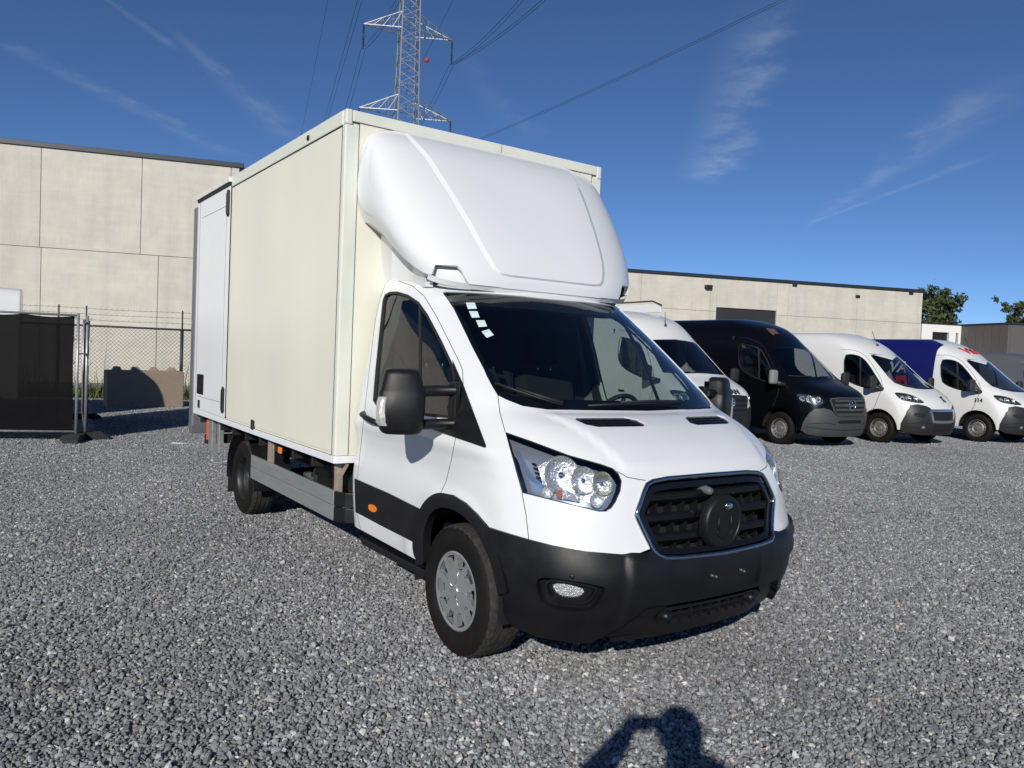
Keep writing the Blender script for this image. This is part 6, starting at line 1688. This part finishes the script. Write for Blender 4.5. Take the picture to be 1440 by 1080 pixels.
# --- model with the lion: white van, and its neighbour with a blue body
FX = (-5.88, 14.61, R(-2))
SX_ = dict(NZ=[.24, .32, .45, .60, .75, .88, .98, 1.06, 1.14, 1.22, 1.30, 1.36, 1.44, 1.60, 1.80, 2.00, 2.10, 2.20, 2.32, 2.42, 2.48],
           NX=[.86, .90, .93, .935, .915, .885, .84, .775, .68, .56, .43, .32, .20, .01, -.22, -.45, -.57, -.70, -.90, -1.12, -1.35],
           SZ=[.24, .5, .8, 1.0, 1.3, 1.6, 1.9, 2.1, 2.25, 2.36, 2.44, 2.48], SY=[.96, 1.0, 1.02, 1.02, 1.01, .985, .95, .91, .86, .80, .72, .62])
HX = 2.52
KX = [0, .008, .04, .10, .19, .31, .46]
SXs = van_surf(**SX_, H=HX, xr=-4.95, k_low=K1, k_hood=KX, k_ws=[0, .014, .06, .125, .205, .30, .40], z_hood=1.26, z_ws=1.40, frame=FX)
AX = dict(window=[(1187, 499.5), (1198, 498), (1210, 501), (1220, 510), (1239.5, 541), (1239.5, 545.5), (1222, 546), (1208, 543), (1194, 537), (1187, 530)],
          lamp=[(1256.7, 551.7), (1267, 552), (1279, 554), (1290, 558.5), (1302.5, 567), (1291, 567), (1279, 565), (1268, 562.5), (1263, 559)],
          screen=[(1303, 547.5), (1290, 547), (1272, 543.5), (1258, 538.5), (1249, 530), (1236, 514), (1224, 499.5), (1232, 498.5), (1245, 498.5), (1262, 499.5)],
          bumper=('f', [(0, .815), (.40, .815), (.46, .86), (.55, .90), (.72, .93), (.84, .90), (.90, .78), (.935, .62), (.95, .50), (.93, .36), (.86, .29), (.6, .26), (0, .26)]),
          grille=('f', [(0, .80), (.44, .80), (.46, .775), (.42, .58), (.40, .56), (0, .55)]),
          intake=('f', [(0, .50), (.36, .50), (.37, .47), (.35, .34), (0, .33)]),
          doorline=[(1182, 492), (1198, 491.5), (1214, 497), (1228, 514), (1243, 540), (1236, 556), (1230, 572), (1224, 580)], bar=[(1210, 501.5), (1209, 544)],
          wiper=[[(1262, 540), (1275, 543), (1290, 546)], [(1290, 546), (1312, 547)]], mirror=(-.02, 1.36), mirror_mat=DKGREY, lion=(1325, 562))
LX = build_loops(SXs, HX, -1.12, AX)
vanX = parked_van('panel_van', 'all white high roof panel van with dark bumper and silver framed grille', FX, SXs, LX, VWHITE, VWHITE, DKGREY, HX, -4.95, 4.04, 'lion')
FY = (-5.20, 17.77, R(-2))
vanY = parked_van('panel_van', 'white cab panel van with dark blue load body and red lettering on the roof front', FY, SXs, LX, VWHITE, VBLUE, DKGREY, HX, -4.95, 4.04, 'lion')
for vv_, SS in ((vanX, SXs), (vanY, SXs)):
    b = MB(); b.tube([(0, 0, 0), (-.16, 0, .36)], .006, 6); b.lathe([(.03, 0), (.02, .05), (.001, .06)], 10, 'z'); o = b.build('aerial', SEAL, vv_, True); pp, nn = SS.ev(0, SS.cast('f', 0, 2.22)[1]); o.location = pp
REDL = mat('red_lettering', (.62, .03, .05), .5); WHL = mat('white_lettering', (.75, .75, .75), .5)
def skin_text(S, parent, text, size, yc, zc, m, bold=0.0, tilt=0.0):
    o = lettering(parent, text, size, Matrix.Identity(4), m, bold=bold)
    for v in o.data.vertices:
        Y, Z = yc + v.co.x, zc + v.co.y * .40 + v.co.x * tilt
        p, n = S.ev(*S.cast('f', -Y, Z)); v.co = Vector(p + n * (.012 + v.co.z))
    return o
skin_text(SXs, vanY, 'Vloen', .46, .22, 2.215, REDL, .014)
lettering(vanY, 'transport', .09, on_skin(SXs, *SXs.cast('f', -.1, 2.425), off=.035), mat('grey_lettering', (.25, .25, .27), .5)) if False else None
lettering(vanY, '114', .13, on_skin(SXs, *SXs.cast('s', .02, 1.02), off=.01), INK, bold=.003)
Ms = Matrix(((1, 0, 0, -2.35), (0, 0, -1, -1.0), (0, 1, 0, 1.60), (0, 0, 0, 1)))
lettering(vanY, 'TALWA', .40, Matrix.Translation((-2.5, -1.0, 1.74)) @ Matrix.Rotation(PI / 2, 4, 'X'), WHL, shear=.25, bold=.006)
lettering(vanY, 'oen', .80, Matrix.Translation((-2.3, -1.025, 1.38)) @ Matrix.Rotation(PI / 2, 4, 'X'), REDL, bold=.03)
# grey van beyond the blue one and a white van behind the site fence
qz = far_pt(1441, 503, 34.0); FZ = (float(qz[0] + 1.0), float(qz[1] + .9), R(-2))
parked_van('panel_van', 'dark grey panel van parked beyond the blue bodied van', FZ, SXs, LX, VGREY, VGREY, DKGREY, HX - .0, -4.95, 4.04, 'lion')
q = far_pt(27, 424, 17.2)
th = R(266); c, s_ = math.cos(th), math.sin(th); lx, ly = -4.95, .86
FV = (float(q[0] - (c * lx - s_ * ly)), float(q[1] - (s_ * lx + c * ly)), th)
parked_van('panel_van', 'white panel van standing behind the black screened site fence', FV, SXs, LX, VWHITE, VWHITE, DKGREY, HX, -4.95, 4.04, 'lion', group=None)
# ================================================================== THE PHOTOGRAPHER (casts the shadow in the foreground)
def person():
    base = np.array([3.735, -3.125]); f = CF[:2] / np.linalg.norm(CF[:2]); l = np.array([-f[1], f[0]])
    W = lambda fw, lf, z: (base[0] + f[0] * fw + l[0] * lf, base[1] + f[1] * fw + l[1] * lf, z)
    t = thing('person', 'person in dark jacket and jeans holding a phone up with both hands', 'person', (base[0], base[1], 0))
    T = Vector((base[0], base[1], 0))
    def skin(name, pts, edges, rad, m, parent, root=0):
        me = bpy.data.meshes.new(name); me.from_pydata([Vector(W(*p)) - T for p in pts], edges, []); me.materials.append(m)
        o = bpy.data.objects.new(name, me); COL.objects.link(o); o.parent = parent
        s = o.modifiers.new('skin', 'SKIN')
        for i, v in enumerate(me.skin_vertices[0].data): v.radius = (rad[i], rad[i]); v.use_root = (i == root)
        o.modifiers.new('sub', 'SUBSURF').levels = 2; o.modifiers['sub'].render_levels = 2
        me.polygons.foreach_set('use_smooth', [True] * len(me.polygons)); s.use_smooth_shade = True
        return o
    cl, cu_ = .125, .21
    LH, RH = (.185, .195, 1.575), (.185, .045, 1.575)
    pts = [(0, 0, .96), (-.01, 0, 1.12), (0, 0, 1.30), (0, 0, 1.40), (.01, 0, 1.50), (.025, 0, 1.60), (.03, 0, 1.68),
           (0, .16, 1.36), (.06, .43, 1.33), (.15, .255, 1.50), LH,
           (0, -.16, 1.36), (.06, -.40, 1.30), (.15, -.03, 1.50), RH,
           (0, .10, .90), (.02, .12, .50), (-.02, .13, .10), (.13, .15, .04), (0, -.10, .90), (.02, -.12, .50), (-.02, -.13, .10), (.13, -.15, .04)]
    ed = [(0, 1), (1, 2), (2, 3), (3, 4), (4, 5), (5, 6), (3, 7), (7, 8), (8, 9), (9, 10), (3, 11), (11, 12), (12, 13), (13, 14), (0, 15), (15, 16), (16, 17), (17, 18), (0, 19), (19, 20), (20, 21), (21, 22)]
    rad = [.145, .14, .155, .11, .062, .092, .090, .08, .075, .055, .042, .08, .075, .055, .042, .095, .065, .048, .038, .095, .065, .048, .038]
    m = bpy.data.materials.new('clothes_and_skin'); m.use_nodes = True; nt = m.node_tree; b = nt.nodes['Principled BSDF']; b.inputs['Roughness'].default_value = .85
    tc = nt.nodes.new('ShaderNodeTexCoord'); sp = nt.nodes.new('ShaderNodeSeparateXYZ'); nt.links.new(tc.outputs['Object'], sp.inputs[0])
    cr = nt.nodes.new('ShaderNodeValToRGB'); cr.color_ramp.interpolation = 'CONSTANT'; mr = nt.nodes.new('ShaderNodeMath'); mr.operation = 'DIVIDE'; mr.inputs[1].default_value = 2.0
    nt.links.new(sp.outputs[2], mr.inputs[0]); nt.links.new(mr.outputs[0], cr.inputs[0]); e = cr.color_ramp.elements
    e[0].position = 0; e[0].color = (.02, .02, .02, 1); e[1].position = .06; e[1].color = (.03, .045, .09, 1)
    for p, c in ((.47, (.02, .022, .025, 1)), (.765, (.45, .27, .19, 1))): x = e.new(p); x.color = c
    nt.links.new(cr.outputs[0], b.inputs['Base Color'])
    body = skin('body', pts, ed, rad, m, t)
    SK = mat('skin', (.45, .27, .19), .6)
    hb = MB(); q = Vector(W(.03, 0, 1.635)) - T
    hb.lathe([(.001, .115), (.05, .108), (.085, .08), (.10, .03), (.098, -.02), (.08, -.06)], 20, 'z', Matrix.Translation(q)); hb.build('hair', mat('hair', (.03, .02, .015), .7), t, True)
    fy = MB()
    for s_ in (-.035, .035): fy.lathe([(.001, .012), (.010, .008), (.014, 0)], 10, 'x', Matrix.Translation(Vector(W(.115, s_, 1.635)) - T) @ Matrix.Rotation(YAW, 4, 'Z'))
    fy.build('eyes', mat('eye', (.05, .04, .03), .2), t, True)
    nb = MB(); nb.tube([Vector(W(.115, 0, 1.635)) - T, Vector(W(.135, 0, 1.595)) - T, Vector(W(.118, 0, 1.585)) - T], [.010, .016, .010], 8); nb.build('nose', SK, t, True)
    for s_ in (-.088, .088):
        eb = MB(); eb.lathe([(.001, .012), (.022, .008), (.028, -.004)], 12, 'y', Matrix.Translation(Vector(W(.03, s_, 1.615)) - T) @ Matrix.Diagonal((.6, .5, 1.2, 1))); eb.build('ear', SK, t, True)
    for sgn, H in ((1, LH), (-1, RH)):
        hp, he, hr = [(H[0] - .02, H[1], H[2] - .05), (H[0] - .005, H[1] + .012 * sgn, H[2])], [(0, 1)], [.026, .032]
        for k in range(4):
            z = H[2] - .03 + k * .02; n = len(hp); hp += [(H[0] + .012, H[1] + .022 * sgn, z), (H[0] + .022, H[1] + .004 * sgn, z + .002), (H[0] + .020, H[1] - (.018 + .004 * (k in (1, 2))) * sgn, z + .004)]
            he += [(1, n), (n, n + 1), (n + 1, n + 2)]; hr += [.0095, .0085, .0075]
        n = len(hp); hp += [(H[0] - .012, H[1] - .005 * sgn, H[2] - .02), (H[0] - .010, H[1] - .03 * sgn, H[2] - .005)]; he += [(1, n), (n, n + 1)]; hr += [.011, .009]
        skin('hand', hp, he, hr, SK, t)
    ph = MB(); c = Vector(W(.188, .120, 1.598)); ph.box((-.0045, -.076, -.037), (.0045, .076, .037), Matrix.Translation(c) @ Matrix.Rotation(YAW, 4, 'Z'))
    tag(ph.build('phone', GLOSSBLK, None, bevel=.003), 'dark phone held level in both hands of the person', 'phone')
person()
